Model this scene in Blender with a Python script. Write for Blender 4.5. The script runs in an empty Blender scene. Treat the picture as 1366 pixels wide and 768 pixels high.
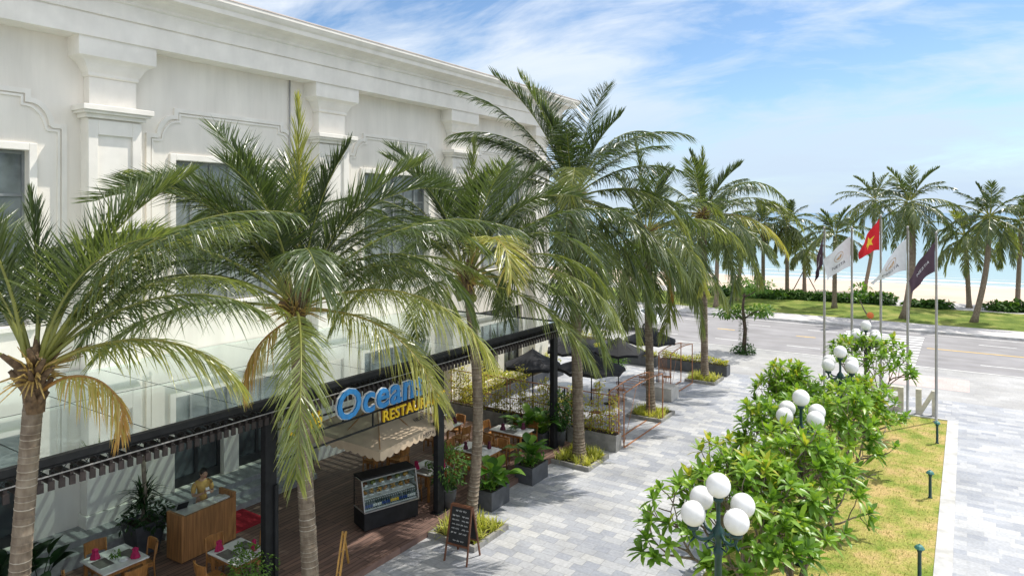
import bpy, bmesh, math, random
import numpy as np
from mathutils import Vector, Matrix
R = math.radians
PI = math.pi
rnd = random.Random(7)
scene = bpy.context.scene
COL = scene.collection

# ------------------------------------------------------------------ frame of the place
# +Y runs along the walkway to the sea, +X away from the building, Z up, metres
YAW = 33.7
CS, CC = math.sin(R(YAW)), math.cos(R(YAW))
CAM_H = 8.0

def ray_ground(u, v, z=0.0):
    """ground point seen at a photo position (1366 x 768), used as surveying aid"""
    D = 910.0 * (CAM_H - z) / (v - 284.0)
    r = (u - 683.0) / 910.0 * D
    return (-CS * D + CC * r, CC * D + CS * r)

# ------------------------------------------------------------------ materials
def new_mat(name):
    m = bpy.data.materials.new(name); m.use_nodes = True
    nt = m.node_tree; nt.nodes.clear()
    return m, nt, nt.nodes, nt.links

def N(nodes, t, **kw):
    n = nodes.new(t)
    for k, v in kw.items():
        if k.startswith('i_'):
            n.inputs[k[2:].replace('_', ' ')].default_value = v
        else:
            setattr(n, k, v)
    return n

def c4(c): return (c[0], c[1], c[2], 1.0)

def ramp(nodes, stops):
    n = nodes.new('ShaderNodeValToRGB')
    cr = n.color_ramp
    while len(cr.elements) < len(stops): cr.elements.new(0.5)
    for e, (p, c) in zip(cr.elements, stops):
        e.position = p; e.color = c4(c) if not isinstance(c, (int, float)) else (c, c, c, 1)
    return n

def mat(name, col, rough=0.6, var=0.15, scale=6.0, metal=0.0, bump=0.0, bscale=40.0, stretch=(1, 1, 1), col2=None, spec=0.5, detail=6.0, coat=0.0):
    m, nt, nd, lk = new_mat(name)
    out = N(nd, 'ShaderNodeOutputMaterial'); p = N(nd, 'ShaderNodeBsdfPrincipled')
    p.inputs['Roughness'].default_value = rough; p.inputs['Metallic'].default_value = metal
    p.inputs['Specular IOR Level'].default_value = spec
    p.inputs['Coat Weight'].default_value = coat
    tc = N(nd, 'ShaderNodeTexCoord'); mp = N(nd, 'ShaderNodeMapping'); mp.inputs['Scale'].default_value = stretch
    lk.new(tc.outputs['Object'], mp.inputs['Vector'])
    nz = N(nd, 'ShaderNodeTexNoise'); nz.inputs['Scale'].default_value = scale; nz.inputs['Detail'].default_value = detail
    lk.new(mp.outputs[0], nz.inputs['Vector'])
    b = col2 or tuple(max(0, c * (1 - var * 1.6)) for c in col)
    a = tuple(min(1, c * (1 + var * 0.8)) for c in col) if col2 is None else col
    rp = ramp(nd, [(0.3, b), (0.7, a)])
    lk.new(nz.outputs['Fac'], rp.inputs[0]); lk.new(rp.outputs[0], p.inputs['Base Color'])
    if bump > 0:
        n2 = N(nd, 'ShaderNodeTexNoise'); n2.inputs['Scale'].default_value = bscale; n2.inputs['Detail'].default_value = 4
        lk.new(mp.outputs[0], n2.inputs['Vector'])
        bp = N(nd, 'ShaderNodeBump'); bp.inputs['Strength'].default_value = bump; bp.inputs['Distance'].default_value = 0.02
        lk.new(n2.outputs['Fac'], bp.inputs['Height']); lk.new(bp.outputs[0], p.inputs['Normal'])
    lk.new(p.outputs[0], out.inputs[0])
    return m

def leaf_mat(name, stops, trans=0.35, rough=0.42, boost=1.5, spec=0.4):
    m, nt, nd, lk = new_mat(name)
    out = N(nd, 'ShaderNodeOutputMaterial'); p = N(nd, 'ShaderNodeBsdfPrincipled')
    p.inputs['Roughness'].default_value = rough; p.inputs['Specular IOR Level'].default_value = spec
    at = N(nd, 'ShaderNodeAttribute', attribute_name='tint')
    rp = ramp(nd, stops); lk.new(at.outputs['Fac'], rp.inputs[0])
    lk.new(rp.outputs[0], p.inputs['Base Color'])
    tr = N(nd, 'ShaderNodeBsdfTranslucent')
    mx = N(nd, 'ShaderNodeMix', data_type='RGBA', blend_type='MULTIPLY'); mx.inputs[0].default_value = 1.0
    lk.new(rp.outputs[0], mx.inputs[6]); mx.inputs[7].default_value = (boost * 1.15, boost * 1.1, boost * 0.5, 1)
    lk.new(mx.outputs[2], tr.inputs['Color'])
    ms = N(nd, 'ShaderNodeMixShader'); ms.inputs[0].default_value = trans
    lk.new(p.outputs[0], ms.inputs[1]); lk.new(tr.outputs[0], ms.inputs[2]); lk.new(ms.outputs[0], out.inputs[0])
    return m

# ------------------------------------------------------------------ mesh builder
class MB:
    def __init__(s): s.v = []; s.f = []; s.t = []; s.n = 0; s.smooth = []
    def add(s, vs, fs, tint=None, smooth=False):
        o = s.n
        s.v.extend([tuple(map(float, p)) for p in vs]); s.n += len(vs)
        for f in fs:
            s.f.append(tuple(i + o for i in f)); s.smooth.append(smooth)
        if tint is None: s.t.extend([0.5] * len(vs))
        elif isinstance(tint, (int, float)): s.t.extend([tint] * len(vs))
        else: s.t.extend(list(tint))
        return s
    def box(s, c, d, rz=0.0, m=None, tint=None):
        x, y, z = d[0] / 2, d[1] / 2, d[2] / 2
        vs = [(-x, -y, -z), (x, -y, -z), (x, y, -z), (-x, y, -z), (-x, -y, z), (x, -y, z), (x, y, z), (-x, y, z)]
        ca, sa = math.cos(rz), math.sin(rz)
        if m is not None: vs = [tuple(m @ Vector(p)) for p in vs]
        vs = [(p[0] * ca - p[1] * sa + c[0], p[0] * sa + p[1] * ca + c[1], p[2] + c[2]) for p in vs]
        return s.add(vs, [(3, 2, 1, 0), (4, 5, 6, 7), (0, 1, 5, 4), (1, 2, 6, 5), (2, 3, 7, 6), (3, 0, 4, 7)], tint)
    def bb(s, x0, x1, y0, y1, z0, z1): return s.box(((x0 + x1) / 2, (y0 + y1) / 2, (z0 + z1) / 2), (x1 - x0, y1 - y0, z1 - z0))
    def bar(s, a, b, w, h=None, tint=None):
        """rectangular bar from a to b"""
        a, b = Vector(a), Vector(b); h = h or w
        d = (b - a); L = d.length; d.normalize()
        up = Vector((0, 0, 1)) if abs(d.z) < 0.95 else Vector((1, 0, 0))
        sx = d.cross(up).normalized(); sy = sx.cross(d).normalized()
        vs = []
        for q in (a, b):
            for i, j in ((-1, -1), (1, -1), (1, 1), (-1, 1)): vs.append(q + sx * (i * w / 2) + sy * (j * h / 2))
        return s.add(vs, [(0, 1, 2, 3), (7, 6, 5, 4), (0, 4, 5, 1), (1, 5, 6, 2), (2, 6, 7, 3), (3, 7, 4, 0)], tint)
    def tube(s, pts, rad, n=8, cap=True, tint=None, smooth=True):
        pts = [Vector(p) for p in pts]; k = len(pts)
        if isinstance(rad, (int, float)): rad = [rad] * k
        vs = []; tn = []
        ref = Vector((0, 0, 1))
        t0 = (pts[1] - pts[0]).normalized()
        if abs(t0.z) > 0.9: ref = Vector((1, 0, 0))
        sx = t0.cross(ref).normalized()
        for i in range(k):
            t = (pts[min(i + 1, k - 1)] - pts[max(i - 1, 0)]).normalized()
            sx = (sx - t * sx.dot(t)).normalized(); sy = t.cross(sx)
            for j in range(n):
                a = 2 * PI * j / n
                vs.append(pts[i] + (sx * math.cos(a) + sy * math.sin(a)) * rad[i])
                if tint is not None and not isinstance(tint, (int, float)): tn.append(tint[i])
        fs = []
        for i in range(k - 1):
            for j in range(n):
                fs.append((i * n + j, i * n + (j + 1) % n, (i + 1) * n + (j + 1) % n, (i + 1) * n + j))
        if cap:
            fs.append(tuple(range(n - 1, -1, -1))); fs.append(tuple((k - 1) * n + j for j in range(n)))
        return s.add(vs, fs, tn if tn else tint, smooth)
    def lathe(s, prof, c=(0, 0, 0), n=20, smooth=True, tint=None):
        vs = []; k = len(prof)
        for r, z in prof:
            for j in range(n):
                a = 2 * PI * j / n
                vs.append((c[0] + r * math.cos(a), c[1] + r * math.sin(a), c[2] + z))
        fs = []
        for i in range(k - 1):
            for j in range(n):
                fs.append((i * n + j, i * n + (j + 1) % n, (i + 1) * n + (j + 1) % n, (i + 1) * n + j))
        fs.append(tuple(range(n - 1, -1, -1))); fs.append(tuple((k - 1) * n + j for j in range(n)))
        return s.add(vs, fs, tint, smooth)
    def sphere(s, c, r, n=16, m=10, tint=None, sq=(1, 1, 1)):
        vs = [(c[0], c[1], c[2] - r * sq[2])]
        for i in range(1, m):
            ph = -PI / 2 + PI * i / m
            for j in range(n):
                a = 2 * PI * j / n
                vs.append((c[0] + r * sq[0] * math.cos(ph) * math.cos(a), c[1] + r * sq[1] * math.cos(ph) * math.sin(a), c[2] + r * sq[2] * math.sin(ph)))
        vs.append((c[0], c[1], c[2] + r * sq[2])); top = len(vs) - 1
        fs = [(0, 1 + (j + 1) % n, 1 + j) for j in range(n)]
        for i in range(m - 2):
            for j in range(n):
                a = 1 + i * n; fs.append((a + j, a + (j + 1) % n, a + n + (j + 1) % n, a + n + j))
        a = 1 + (m - 2) * n
        fs += [(a + j, a + (j + 1) % n, top) for j in range(n)]
        return s.add(vs, fs, tint, True)
    def prism(s, poly, z0, z1):
        n = len(poly)
        vs = [(p[0], p[1], z0) for p in poly] + [(p[0], p[1], z1) for p in poly]
        fs = [tuple(range(n - 1, -1, -1)), tuple(range(n, 2 * n))] + [(i, (i + 1) % n, n + (i + 1) % n, n + i) for i in range(n)]
        return s.add(vs, fs)
    def leaf(s, root, d, up, L, W, bend=0.25, seg=4, tint=0.5, fold=0.15, shape=0.5, tipw=0.02):
        """one pointed leaf blade: root, direction, up, length, width; two strips folded on the midrib"""
        d = Vector(d).normalized(); up = Vector(up); sd = d.cross(up)
        if sd.length < 1e-4: sd = d.cross(Vector((1, 0, 0.1)))
        sd.normalize(); up = sd.cross(d).normalized()
        vs = []; root = Vector(root)
        for i in range(seg + 1):
            t = i / seg
            p = root + d * (L * t) - Vector((0, 0, 1)) * (bend * L * t * t)
            w = W * 0.5 * max(tipw, math.sin(PI * min(1, t ** shape if t > 0 else 0)) if t < 1 else tipw)
            if i == 0: w = W * 0.06
            vs += [p - sd * w + up * (fold * w), p, p + sd * w + up * (fold * w)]
        fs = []
        for i in range(seg):
            a = i * 3; fs += [(a, a + 1, a + 4, a + 3), (a + 1, a + 2, a + 5, a + 4)]
        return s.add(vs, fs, tint, True)
    def arrays(s, V, F, T):
        o = s.n
        s.v.extend(map(tuple, V.tolist())); s.n += len(V)
        s.f.extend([tuple(x) for x in (F + o).tolist()]); s.smooth.extend([False] * len(F)); s.t.extend(T.tolist())
    def xf(s, M):
        s.v = [tuple(M @ Vector(p)) for p in s.v]; return s
    def build(s, name, m, parent=None, loc=None, bevel=0.0):
        me = bpy.data.meshes.new(name); me.from_pydata(s.v, [], s.f); me.update()
        if len(s.smooth): me.polygons.foreach_set('use_smooth', s.smooth)
        a = me.attributes.new('tint', 'FLOAT', 'POINT'); a.data.foreach_set('value', s.t)
        if m is not None: me.materials.append(m)
        o = bpy.data.objects.new(name, me); COL.objects.link(o)
        if parent is not None: o.parent = parent
        if loc is not None: o.location = loc
        if bevel > 0:
            b = o.modifiers.new('bevel', 'BEVEL'); b.width = bevel; b.segments = 2; b.limit_method = 'ANGLE'; b.angle_limit = R(40)
        return o

def tag(o, label=None, cat=None, group=None, kind=None):
    if label: o['label'] = label
    if cat: o['category'] = cat
    if group: o['group'] = group
    if kind: o['kind'] = kind
    return o

def empty(name, loc, rz=0.0, label=None, cat=None, group=None):
    o = bpy.data.objects.new(name, None); COL.objects.link(o)
    o.location = loc; o.rotation_euler = (0, 0, rz); o.empty_display_size = 0.2
    return tag(o, label, cat, group)

def copy_tree(o, parent=None):
    c = o.copy(); COL.objects.link(c)
    if parent is not None: c.parent = parent; c.matrix_parent_inverse = o.matrix_parent_inverse.copy()
    for ch in list(o.children): copy_tree(ch, c)
    return c

def structure(name, mb, m): return tag(mb.build(name, m), kind='structure')

def text_mb(body, size, extrude=0.0, offset=0.0, shear=0.0, spacing=1.0, align='LEFT', res=3):
    """glyph outlines as plain mesh data: x along the line, y up"""
    cu = bpy.data.curves.new('lettering', 'FONT'); cu.body = body; cu.size = size; cu.extrude = extrude
    cu.offset = offset; cu.shear = shear; cu.space_character = spacing; cu.align_x = align; cu.resolution_u = res
    t = bpy.data.objects.new('lettering_tmp', cu); COL.objects.link(t)
    dg = bpy.context.evaluated_depsgraph_get(); dg.update()
    me = bpy.data.meshes.new_from_object(t.evaluated_get(dg))
    mb = MB(); mb.add([tuple(v.co) for v in me.vertices], [tuple(p.vertices) for p in me.polygons])
    bpy.data.objects.remove(t); bpy.data.curves.remove(cu); bpy.data.meshes.remove(me)
    return mb

# ------------------------------------------------------------------ material library
M = {}
def build_materials():
    M['stucco'] = mat('cream_stucco', (0.90, 0.845, 0.755), 0.85, 0.06, 1.3, bump=0.12, bscale=60, stretch=(1, 1, 0.35))
    M['trim'] = mat('cream_trim', (0.91, 0.865, 0.785), 0.8, 0.05, 2.0, bump=0.08, bscale=50)
    M['coping'] = mat('pinkish_coping', (0.72, 0.62, 0.55), 0.8, 0.08, 2.0)
    M['black_metal'] = mat('black_steel', (0.016, 0.017, 0.019), 0.6, 0.25, 5.0, spec=0.3)
    M['dark_frame'] = mat('dark_window_frame', (0.03, 0.03, 0.033), 0.5, 0.2, 5.0)
    M['sash'] = mat('grey_sash', (0.24, 0.255, 0.255), 0.5, 0.1)
    M['batten'] = mat('dark_brown_batten', (0.04, 0.029, 0.027), 0.65, 0.3, 8.0)
    M['rail'] = mat('pale_rail', (0.34, 0.33, 0.32), 0.6, 0.1)
    M['pale_bar'] = mat('pale_bar_paint', (0.70, 0.72, 0.71), 0.6, 0.1)
    M['concrete'] = mat('grey_concrete', (0.33, 0.32, 0.30), 0.85, 0.18, 4.0, bump=0.2)
    M['pale_concrete'] = mat('pale_concrete', (0.50, 0.48, 0.45), 0.85, 0.12, 4.0, bump=0.15)
    M['kerb'] = mat('kerb_stone', (0.60, 0.595, 0.58), 0.85, 0.12, 3.0, bump=0.1)
    M['step'] = mat('grey_granite_step', (0.36, 0.36, 0.36), 0.6, 0.12, 12.0)
    M['planter'] = mat('slate_planter', (0.085, 0.09, 0.10), 0.6, 0.2, 5.0)
    M['soil'] = mat('dark_soil', (0.05, 0.037, 0.026), 0.95, 0.3, 20.0, bump=0.4)
    M['wood'] = mat('orange_wood', (0.42, 0.19, 0.055), 0.42, 0.22, 5.0, stretch=(6, 6, 0.8))
    M['counter'] = mat('counter_wood', (0.40, 0.19, 0.07), 0.4, 0.25, 4.0, stretch=(5, 5, 0.4))
    M['table_top'] = mat('white_stone_table_top', (0.78, 0.77, 0.74), 0.3, 0.08, 8.0)
    M['mat_grey'] = mat('grey_placemat', (0.16, 0.15, 0.13), 0.8, 0.15, 30.0)
    M['napkin'] = mat('magenta_napkin', (0.42, 0.01, 0.085), 0.75, 0.15, 15.0)
    M['napkin_dark'] = mat('dark_plum_napkin', (0.10, 0.015, 0.04), 0.75, 0.15, 15.0)
    M['white_china'] = mat('white_china', (0.82, 0.82, 0.80), 0.2, 0.03)
    M['carpet'] = mat('red_carpet', (0.42, 0.012, 0.028), 0.95, 0.2, 40.0, bump=0.3, bscale=200)
    M['canvas'] = mat('beige_canvas', (0.60, 0.47, 0.33), 0.85, 0.06, 3.0)
    M['black_canvas'] = mat('black_canvas', (0.018, 0.019, 0.024), 0.85, 0.25, 4.0)
    M['rust'] = mat('rusty_steel', (0.42, 0.19, 0.09), 0.8, 0.3, 9.0)
    M['globe'] = mat('white_globe', (0.90, 0.89, 0.87), 0.25, 0.02)
    M['green_iron'] = mat('dark_green_iron', (0.012, 0.055, 0.05), 0.45, 0.25, 8.0)
    M['verd'] = mat('verdigris_cap', (0.06, 0.22, 0.19), 0.5, 0.2)
    M['steel'] = mat('brushed_steel', (0.42, 0.41, 0.40), 0.38, 0.1, metal=0.6)
    M['letter'] = mat('weathered_cream_letter', (0.60, 0.56, 0.47), 0.8, 0.2, 4.0)
    M['blue'] = mat('blue_letter_face', (0.03, 0.24, 0.58), 0.4, 0.06)
    M['yellow'] = mat('yellow_letter_face', (0.85, 0.56, 0.02), 0.4, 0.06)
    M['white_paint'] = mat('white_paint', (0.80, 0.80, 0.78), 0.5, 0.05)
    M['yellow_paint'] = mat('yellow_road_paint', (0.72, 0.46, 0.10), 0.8, 0.15, 4.0)
    M['road_paint'] = mat('white_road_paint', (0.72, 0.72, 0.70), 0.8, 0.15, 4.0)
    M['skin'] = mat('skin', (0.50, 0.30, 0.20), 0.55, 0.05)
    M['shirt'] = mat('yellow_shirt', (0.62, 0.40, 0.12), 0.8, 0.12, 15.0)
    M['trousers'] = mat('black_trousers', (0.018, 0.018, 0.02), 0.8, 0.2, 15.0)
    M['hair'] = mat('black_hair', (0.012, 0.010, 0.009), 0.5, 0.2, 30.0)
    M['board'] = mat('blackboard', (0.02, 0.021, 0.021), 0.75, 0.3, 6.0)
    M['chalk'] = mat('chalk', (0.62, 0.62, 0.60), 0.9, 0.1)
    M['board_wood'] = mat('red_brown_wood', (0.17, 0.065, 0.03), 0.55, 0.25, 8.0)
    M['branch'] = mat('grey_branch_bark', (0.25, 0.20, 0.155), 0.85, 0.25, 10.0, bump=0.3)
    M['dark_bark'] = mat('dark_bark', (0.11, 0.08, 0.06), 0.9, 0.3, 10.0, bump=0.4)
    M['coconut'] = mat('young_coconut', (0.20, 0.22, 0.05), 0.5, 0.25, 6.0)
    M['fibre'] = mat('brown_palm_fibre', (0.17, 0.11, 0.06), 0.95, 0.35, 14.0, bump=0.5)
    M['spathe'] = mat('straw_flower_stalk', (0.48, 0.33, 0.10), 0.8, 0.25, 14.0)
    M['brass'] = mat('golden_wood', (0.60, 0.33, 0.08), 0.35, 0.2, 6.0)
    M['car_white'] = mat('white_car_paint', (0.80, 0.80, 0.80), 0.25, 0.02, coat=0.6)
    M['car_grey'] = mat('silver_car_paint', (0.42, 0.44, 0.46), 0.3, 0.02, coat=0.6)
    M['rubber'] = mat('rubber', (0.02, 0.02, 0.02), 0.8, 0.1)
    M['bag_food'] = mat('pastry', (0.50, 0.24, 0.06), 0.6, 0.3, 20.0)
    M['bottle_glass'] = mat('bottle', (0.06, 0.10, 0.10), 0.15, 0.3, 20.0)
    M['label_blue'] = mat('blue_drink_label', (0.03, 0.08, 0.30), 0.4, 0.2, 20.0)
    M['fruit'] = mat('fruit_tub', (0.62, 0.36, 0.08), 0.5, 0.35, 30.0)
    M['flag_white'] = mat('white_flag_cloth', (0.72, 0.72, 0.72), 0.85, 0.05)
    M['flag_dark'] = mat('plum_flag_cloth', (0.075, 0.042, 0.058), 0.85, 0.1)
    M['flag_red'] = mat('red_flag_cloth', (0.66, 0.012, 0.022), 0.8, 0.06)
    M['gold'] = mat('tan_gold_print', (0.50, 0.30, 0.12), 0.7, 0.1)
    M['ink'] = mat('dark_print', (0.06, 0.05, 0.055), 0.8, 0.1)
    M['navy'] = mat('navy_panel', (0.02, 0.035, 0.075), 0.6, 0.15)
    M['orange'] = mat('orange_cap', (0.65, 0.16, 0.03), 0.6, 0.1)
    # leaves: tint 0 dark .. 1 dry
    M['palm'] = leaf_mat('coconut_leaf', [(0.0, (0.024, 0.045, 0.014)), (0.35, (0.075, 0.112, 0.035)), (0.62, (0.20, 0.24, 0.07)), (0.8, (0.40, 0.40, 0.11)), (0.92, (0.47, 0.38, 0.12)), (1.0, (0.44, 0.25, 0.07))], 0.36, 0.33, 1.6, 0.7)
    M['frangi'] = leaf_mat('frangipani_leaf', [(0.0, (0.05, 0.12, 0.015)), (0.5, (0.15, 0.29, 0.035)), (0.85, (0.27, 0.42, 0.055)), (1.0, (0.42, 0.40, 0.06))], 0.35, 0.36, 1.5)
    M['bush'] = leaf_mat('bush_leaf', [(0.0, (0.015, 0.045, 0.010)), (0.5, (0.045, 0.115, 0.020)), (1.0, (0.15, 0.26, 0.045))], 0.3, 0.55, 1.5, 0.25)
    M['paddle'] = leaf_mat('paddle_leaf', [(0.0, (0.022, 0.075, 0.012)), (0.5, (0.075, 0.19, 0.024)), (1.0, (0.22, 0.38, 0.06))], 0.34, 0.35, 1.5)
    M['dark_leaf'] = leaf_mat('dark_leaf', [(0.0, (0.008, 0.022, 0.008)), (0.5, (0.02, 0.05, 0.015)), (1.0, (0.05, 0.10, 0.03))], 0.2, 0.3, 1.3)
    M['yellow_grass'] = leaf_mat('variegated_grass_blade', [(0.0, (0.18, 0.24, 0.03)), (0.5, (0.45, 0.48, 0.075)), (1.0, (0.75, 0.72, 0.24))], 0.36, 0.5, 1.4)
    M['gold_hedge'] = leaf_mat('golden_hedge_leaf', [(0.0, (0.12, 0.18, 0.02)), (0.5, (0.36, 0.39, 0.045)), (1.0, (0.66, 0.58, 0.09))], 0.36, 0.5, 1.4)

    # trunk of a coconut palm: grey, ringed
    m, nt, nd, lk = new_mat('coconut_trunk')
    out = N(nd, 'ShaderNodeOutputMaterial'); p = N(nd, 'ShaderNodeBsdfPrincipled', i_Roughness=0.9)
    tc = N(nd, 'ShaderNodeTexCoord'); nz = N(nd, 'ShaderNodeTexNoise', i_Scale=5.0, i_Detail=8.0); mp = N(nd, 'ShaderNodeMapping')
    mp.inputs['Scale'].default_value = (2.2, 2.2, 1.2)
    lk.new(tc.outputs['Object'], mp.inputs[0]); lk.new(mp.outputs[0], nz.inputs['Vector'])
    at = N(nd, 'ShaderNodeAttribute', attribute_name='tint')
    ad = N(nd, 'ShaderNodeMath', operation='MULTIPLY_ADD'); lk.new(nz.outputs['Fac'], ad.inputs[0]); ad.inputs[1].default_value = 0.75; lk.new(at.outputs['Fac'], ad.inputs[2])
    rp = ramp(nd, [(0.2, (0.10, 0.07, 0.048)), (0.45, (0.20, 0.155, 0.11)), (0.7, (0.30, 0.25, 0.185)), (1.0, (0.52, 0.47, 0.39))])
    lk.new(ad.outputs[0], rp.inputs[0]); lk.new(rp.outputs[0], p.inputs['Base Color'])
    bp = N(nd, 'ShaderNodeBump', i_Strength=0.6, i_Distance=0.03); lk.new(nz.outputs['Fac'], bp.inputs['Height']); lk.new(bp.outputs[0], p.inputs['Normal'])
    lk.new(p.outputs[0], out.inputs[0]); M['trunk'] = m

    # paving: small granite setts of mixed grey
    def paving(name, c1, c2, mortar, bw, rh, rot=0.0, offs=0.37, bump=0.25):
        m, nt, nd, lk = new_mat(name)
        out = N(nd, 'ShaderNodeOutputMaterial'); p = N(nd, 'ShaderNodeBsdfPrincipled', i_Roughness=0.75)
        tc = N(nd, 'ShaderNodeTexCoord'); mp = N(nd, 'ShaderNodeMapping'); mp.inputs['Rotation'].default_value = (0, 0, rot)
        lk.new(tc.outputs['Object'], mp.inputs[0])
        b = N(nd, 'ShaderNodeTexBrick', offset=offs, squash=0.7, squash_frequency=3)
        b.inputs['Scale'].default_value = 1.0; b.inputs['Brick Width'].default_value = bw; b.inputs['Row Height'].default_value = rh
        b.inputs['Mortar Size'].default_value = 0.006; b.inputs['Mortar Smooth'].default_value = 0.3
        b.inputs['Color1'].default_value = c4(c1); b.inputs['Color2'].default_value = c4(c2); b.inputs['Mortar'].default_value = c4(mortar)
        lk.new(mp.outputs[0], b.inputs['Vector'])
        n1 = N(nd, 'ShaderNodeTexNoise', i_Scale=0.35, i_Detail=5.0); lk.new(mp.outputs[0], n1.inputs['Vector'])
        n2 = N(nd, 'ShaderNodeTexNoise', i_Scale=14.0, i_Detail=5.0); lk.new(mp.outputs[0], n2.inputs['Vector'])
        r1 = ramp(nd, [(0.3, 0.80), (0.7, 1.06)]); lk.new(n1.outputs['Fac'], r1.inputs[0])
        r2 = ramp(nd, [(0.3, 0.86), (0.7, 1.1)]); lk.new(n2.outputs['Fac'], r2.inputs[0])
        m1 = N(nd, 'ShaderNodeMix', data_type='RGBA', blend_type='MULTIPLY'); m1.inputs[0].default_value = 1
        m2 = N(nd, 'ShaderNodeMix', data_type='RGBA', blend_type='MULTIPLY'); m2.inputs[0].default_value = 1
        lk.new(b.outputs['Color'], m1.inputs[6]); lk.new(r1.outputs[0], m1.inputs[7]); lk.new(m1.outputs[2], m2.inputs[6]); lk.new(r2.outputs[0], m2.inputs[7])
        lk.new(m2.outputs[2], p.inputs['Base Color'])
        bp = N(nd, 'ShaderNodeBump', i_Strength=bump, i_Distance=0.01, invert=True); lk.new(b.outputs['Fac'], bp.inputs['Height']); lk.new(bp.outputs[0], p.inputs['Normal'])
        lk.new(p.outputs[0], out.inputs[0]); return m
    M['paving'] = paving('walkway_setts', (0.34, 0.36, 0.41), (0.57, 0.57, 0.57), (0.28, 0.28, 0.28), 0.52, 0.27)
    M['paving_side'] = paving('side_slabs', (0.33, 0.35, 0.395), (0.53, 0.535, 0.545), (0.42, 0.42, 0.42), 0.62, 0.27, offs=0.43)
    M['paving_plaza'] = paving('plaza_slabs', (0.40, 0.395, 0.395), (0.47, 0.465, 0.455), (0.42, 0.41, 0.40), 0.6, 0.4)
    M['paving_pink'] = paving('pink_slabs', (0.56, 0.45, 0.42), (0.60, 0.50, 0.47), (0.45, 0.38, 0.36), 0.4, 0.4)
    # deck boards along y
    m, nt, nd, lk = new_mat('brown_deck_boards')
    out = N(nd, 'ShaderNodeOutputMaterial'); p = N(nd, 'ShaderNodeBsdfPrincipled', i_Roughness=0.6)
    tc = N(nd, 'ShaderNodeTexCoord'); mp = N(nd, 'ShaderNodeMapping'); mp.inputs['Rotation'].default_value = (0, 0, PI / 2); lk.new(tc.outputs['Object'], mp.inputs[0])
    b = N(nd, 'ShaderNodeTexBrick', offset=0.41); b.inputs['Scale'].default_value = 1; b.inputs['Brick Width'].default_value = 2.2; b.inputs['Row Height'].default_value = 0.14
    b.inputs['Mortar Size'].default_value = 0.008; b.inputs['Color1'].default_value = (0.17, 0.105, 0.085, 1); b.inputs['Color2'].default_value = (0.25, 0.15, 0.115, 1); b.inputs['Mortar'].default_value = (0.025, 0.016, 0.013, 1)
    lk.new(mp.outputs[0], b.inputs['Vector'])
    n1 = N(nd, 'ShaderNodeTexNoise', i_Scale=3.0, i_Detail=6.0); mp2 = N(nd, 'ShaderNodeMapping'); mp2.inputs['Scale'].default_value = (8, 0.6, 1); lk.new(tc.outputs['Object'], mp2.inputs[0]); lk.new(mp2.outputs[0], n1.inputs['Vector'])
    r1 = ramp(nd, [(0.3, 0.7), (0.7, 1.25)]); lk.new(n1.outputs['Fac'], r1.inputs[0])
    m1 = N(nd, 'ShaderNodeMix', data_type='RGBA', blend_type='MULTIPLY'); m1.inputs[0].default_value = 1; lk.new(b.outputs['Color'], m1.inputs[6]); lk.new(r1.outputs[0], m1.inputs[7])
    lk.new(m1.outputs[2], p.inputs['Base Color'])
    bp = N(nd, 'ShaderNodeBump', i_Strength=0.4, i_Distance=0.01, invert=True); lk.new(b.outputs['Fac'], bp.inputs['Height']); lk.new(bp.outputs[0], p.inputs['Normal'])
    lk.new(p.outputs[0], out.inputs[0]); M['deck'] = m

    # lawn / verge: patchy
    def lawn(name, a, b, c, s1):
        m, nt, nd, lk = new_mat(name)
        out = N(nd, 'ShaderNodeOutputMaterial'); p = N(nd, 'ShaderNodeBsdfPrincipled', i_Roughness=0.95); p.inputs['Specular IOR Level'].default_value = 0.1
        tc = N(nd, 'ShaderNodeTexCoord')
        n1 = N(nd, 'ShaderNodeTexNoise', i_Scale=s1, i_Detail=8.0, i_Roughness=0.65); lk.new(tc.outputs['Object'], n1.inputs['Vector'])
        n2 = N(nd, 'ShaderNodeTexNoise', i_Scale=30.0, i_Detail=4.0); lk.new(tc.outputs['Object'], n2.inputs['Vector'])
        rp = ramp(nd, [(0.36, a), (0.5, b), (0.62, c)]); lk.new(n1.outputs['Fac'], rp.inputs[0])
        r2 = ramp(nd, [(0.25, 0.55), (0.75, 1.35)]); lk.new(n2.outputs['Fac'], r2.inputs[0])
        m1 = N(nd, 'ShaderNodeMix', data_type='RGBA', blend_type='MULTIPLY'); m1.inputs[0].default_value = 1; lk.new(rp.outputs[0], m1.inputs[6]); lk.new(r2.outputs[0], m1.inputs[7])
        lk.new(m1.outputs[2], p.inputs['Base Color'])
        bp = N(nd, 'ShaderNodeBump', i_Strength=0.8, i_Distance=0.03); lk.new(n2.outputs['Fac'], bp.inputs['Height']); lk.new(bp.outputs[0], p.inputs['Normal'])
        lk.new(p.outputs[0], out.inputs[0]); return m
    M['lawn'] = lawn('patchy_lawn', (0.19, 0.26, 0.045), (0.36, 0.34, 0.095), (0.50, 0.37, 0.16), 1.1)
    M['verge'] = lawn('verge_grass', (0.10, 0.15, 0.03), (0.17, 0.225, 0.045), (0.30, 0.31, 0.09), 0.5)
    M['blade'] = leaf_mat('lawn_blade', [(0.0, (0.12, 0.17, 0.025)), (0.5, (0.30, 0.30, 0.08)), (1.0, (0.52, 0.43, 0.19))], 0.3, 0.6, 1.2)
    M['asphalt'] = mat('sun_bleached_asphalt', (0.31, 0.30, 0.305), 0.9, 0.10, 0.6, bump=0.15, bscale=60)
    M['sand'] = mat('beach_sand', (0.60, 0.485, 0.38), 0.95, 0.08, 0.25, bump=0.3, bscale=2.5)
    M['promenade'] = mat('promenade_slabs', (0.50, 0.48, 0.47), 0.9, 0.08, 1.0)
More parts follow.
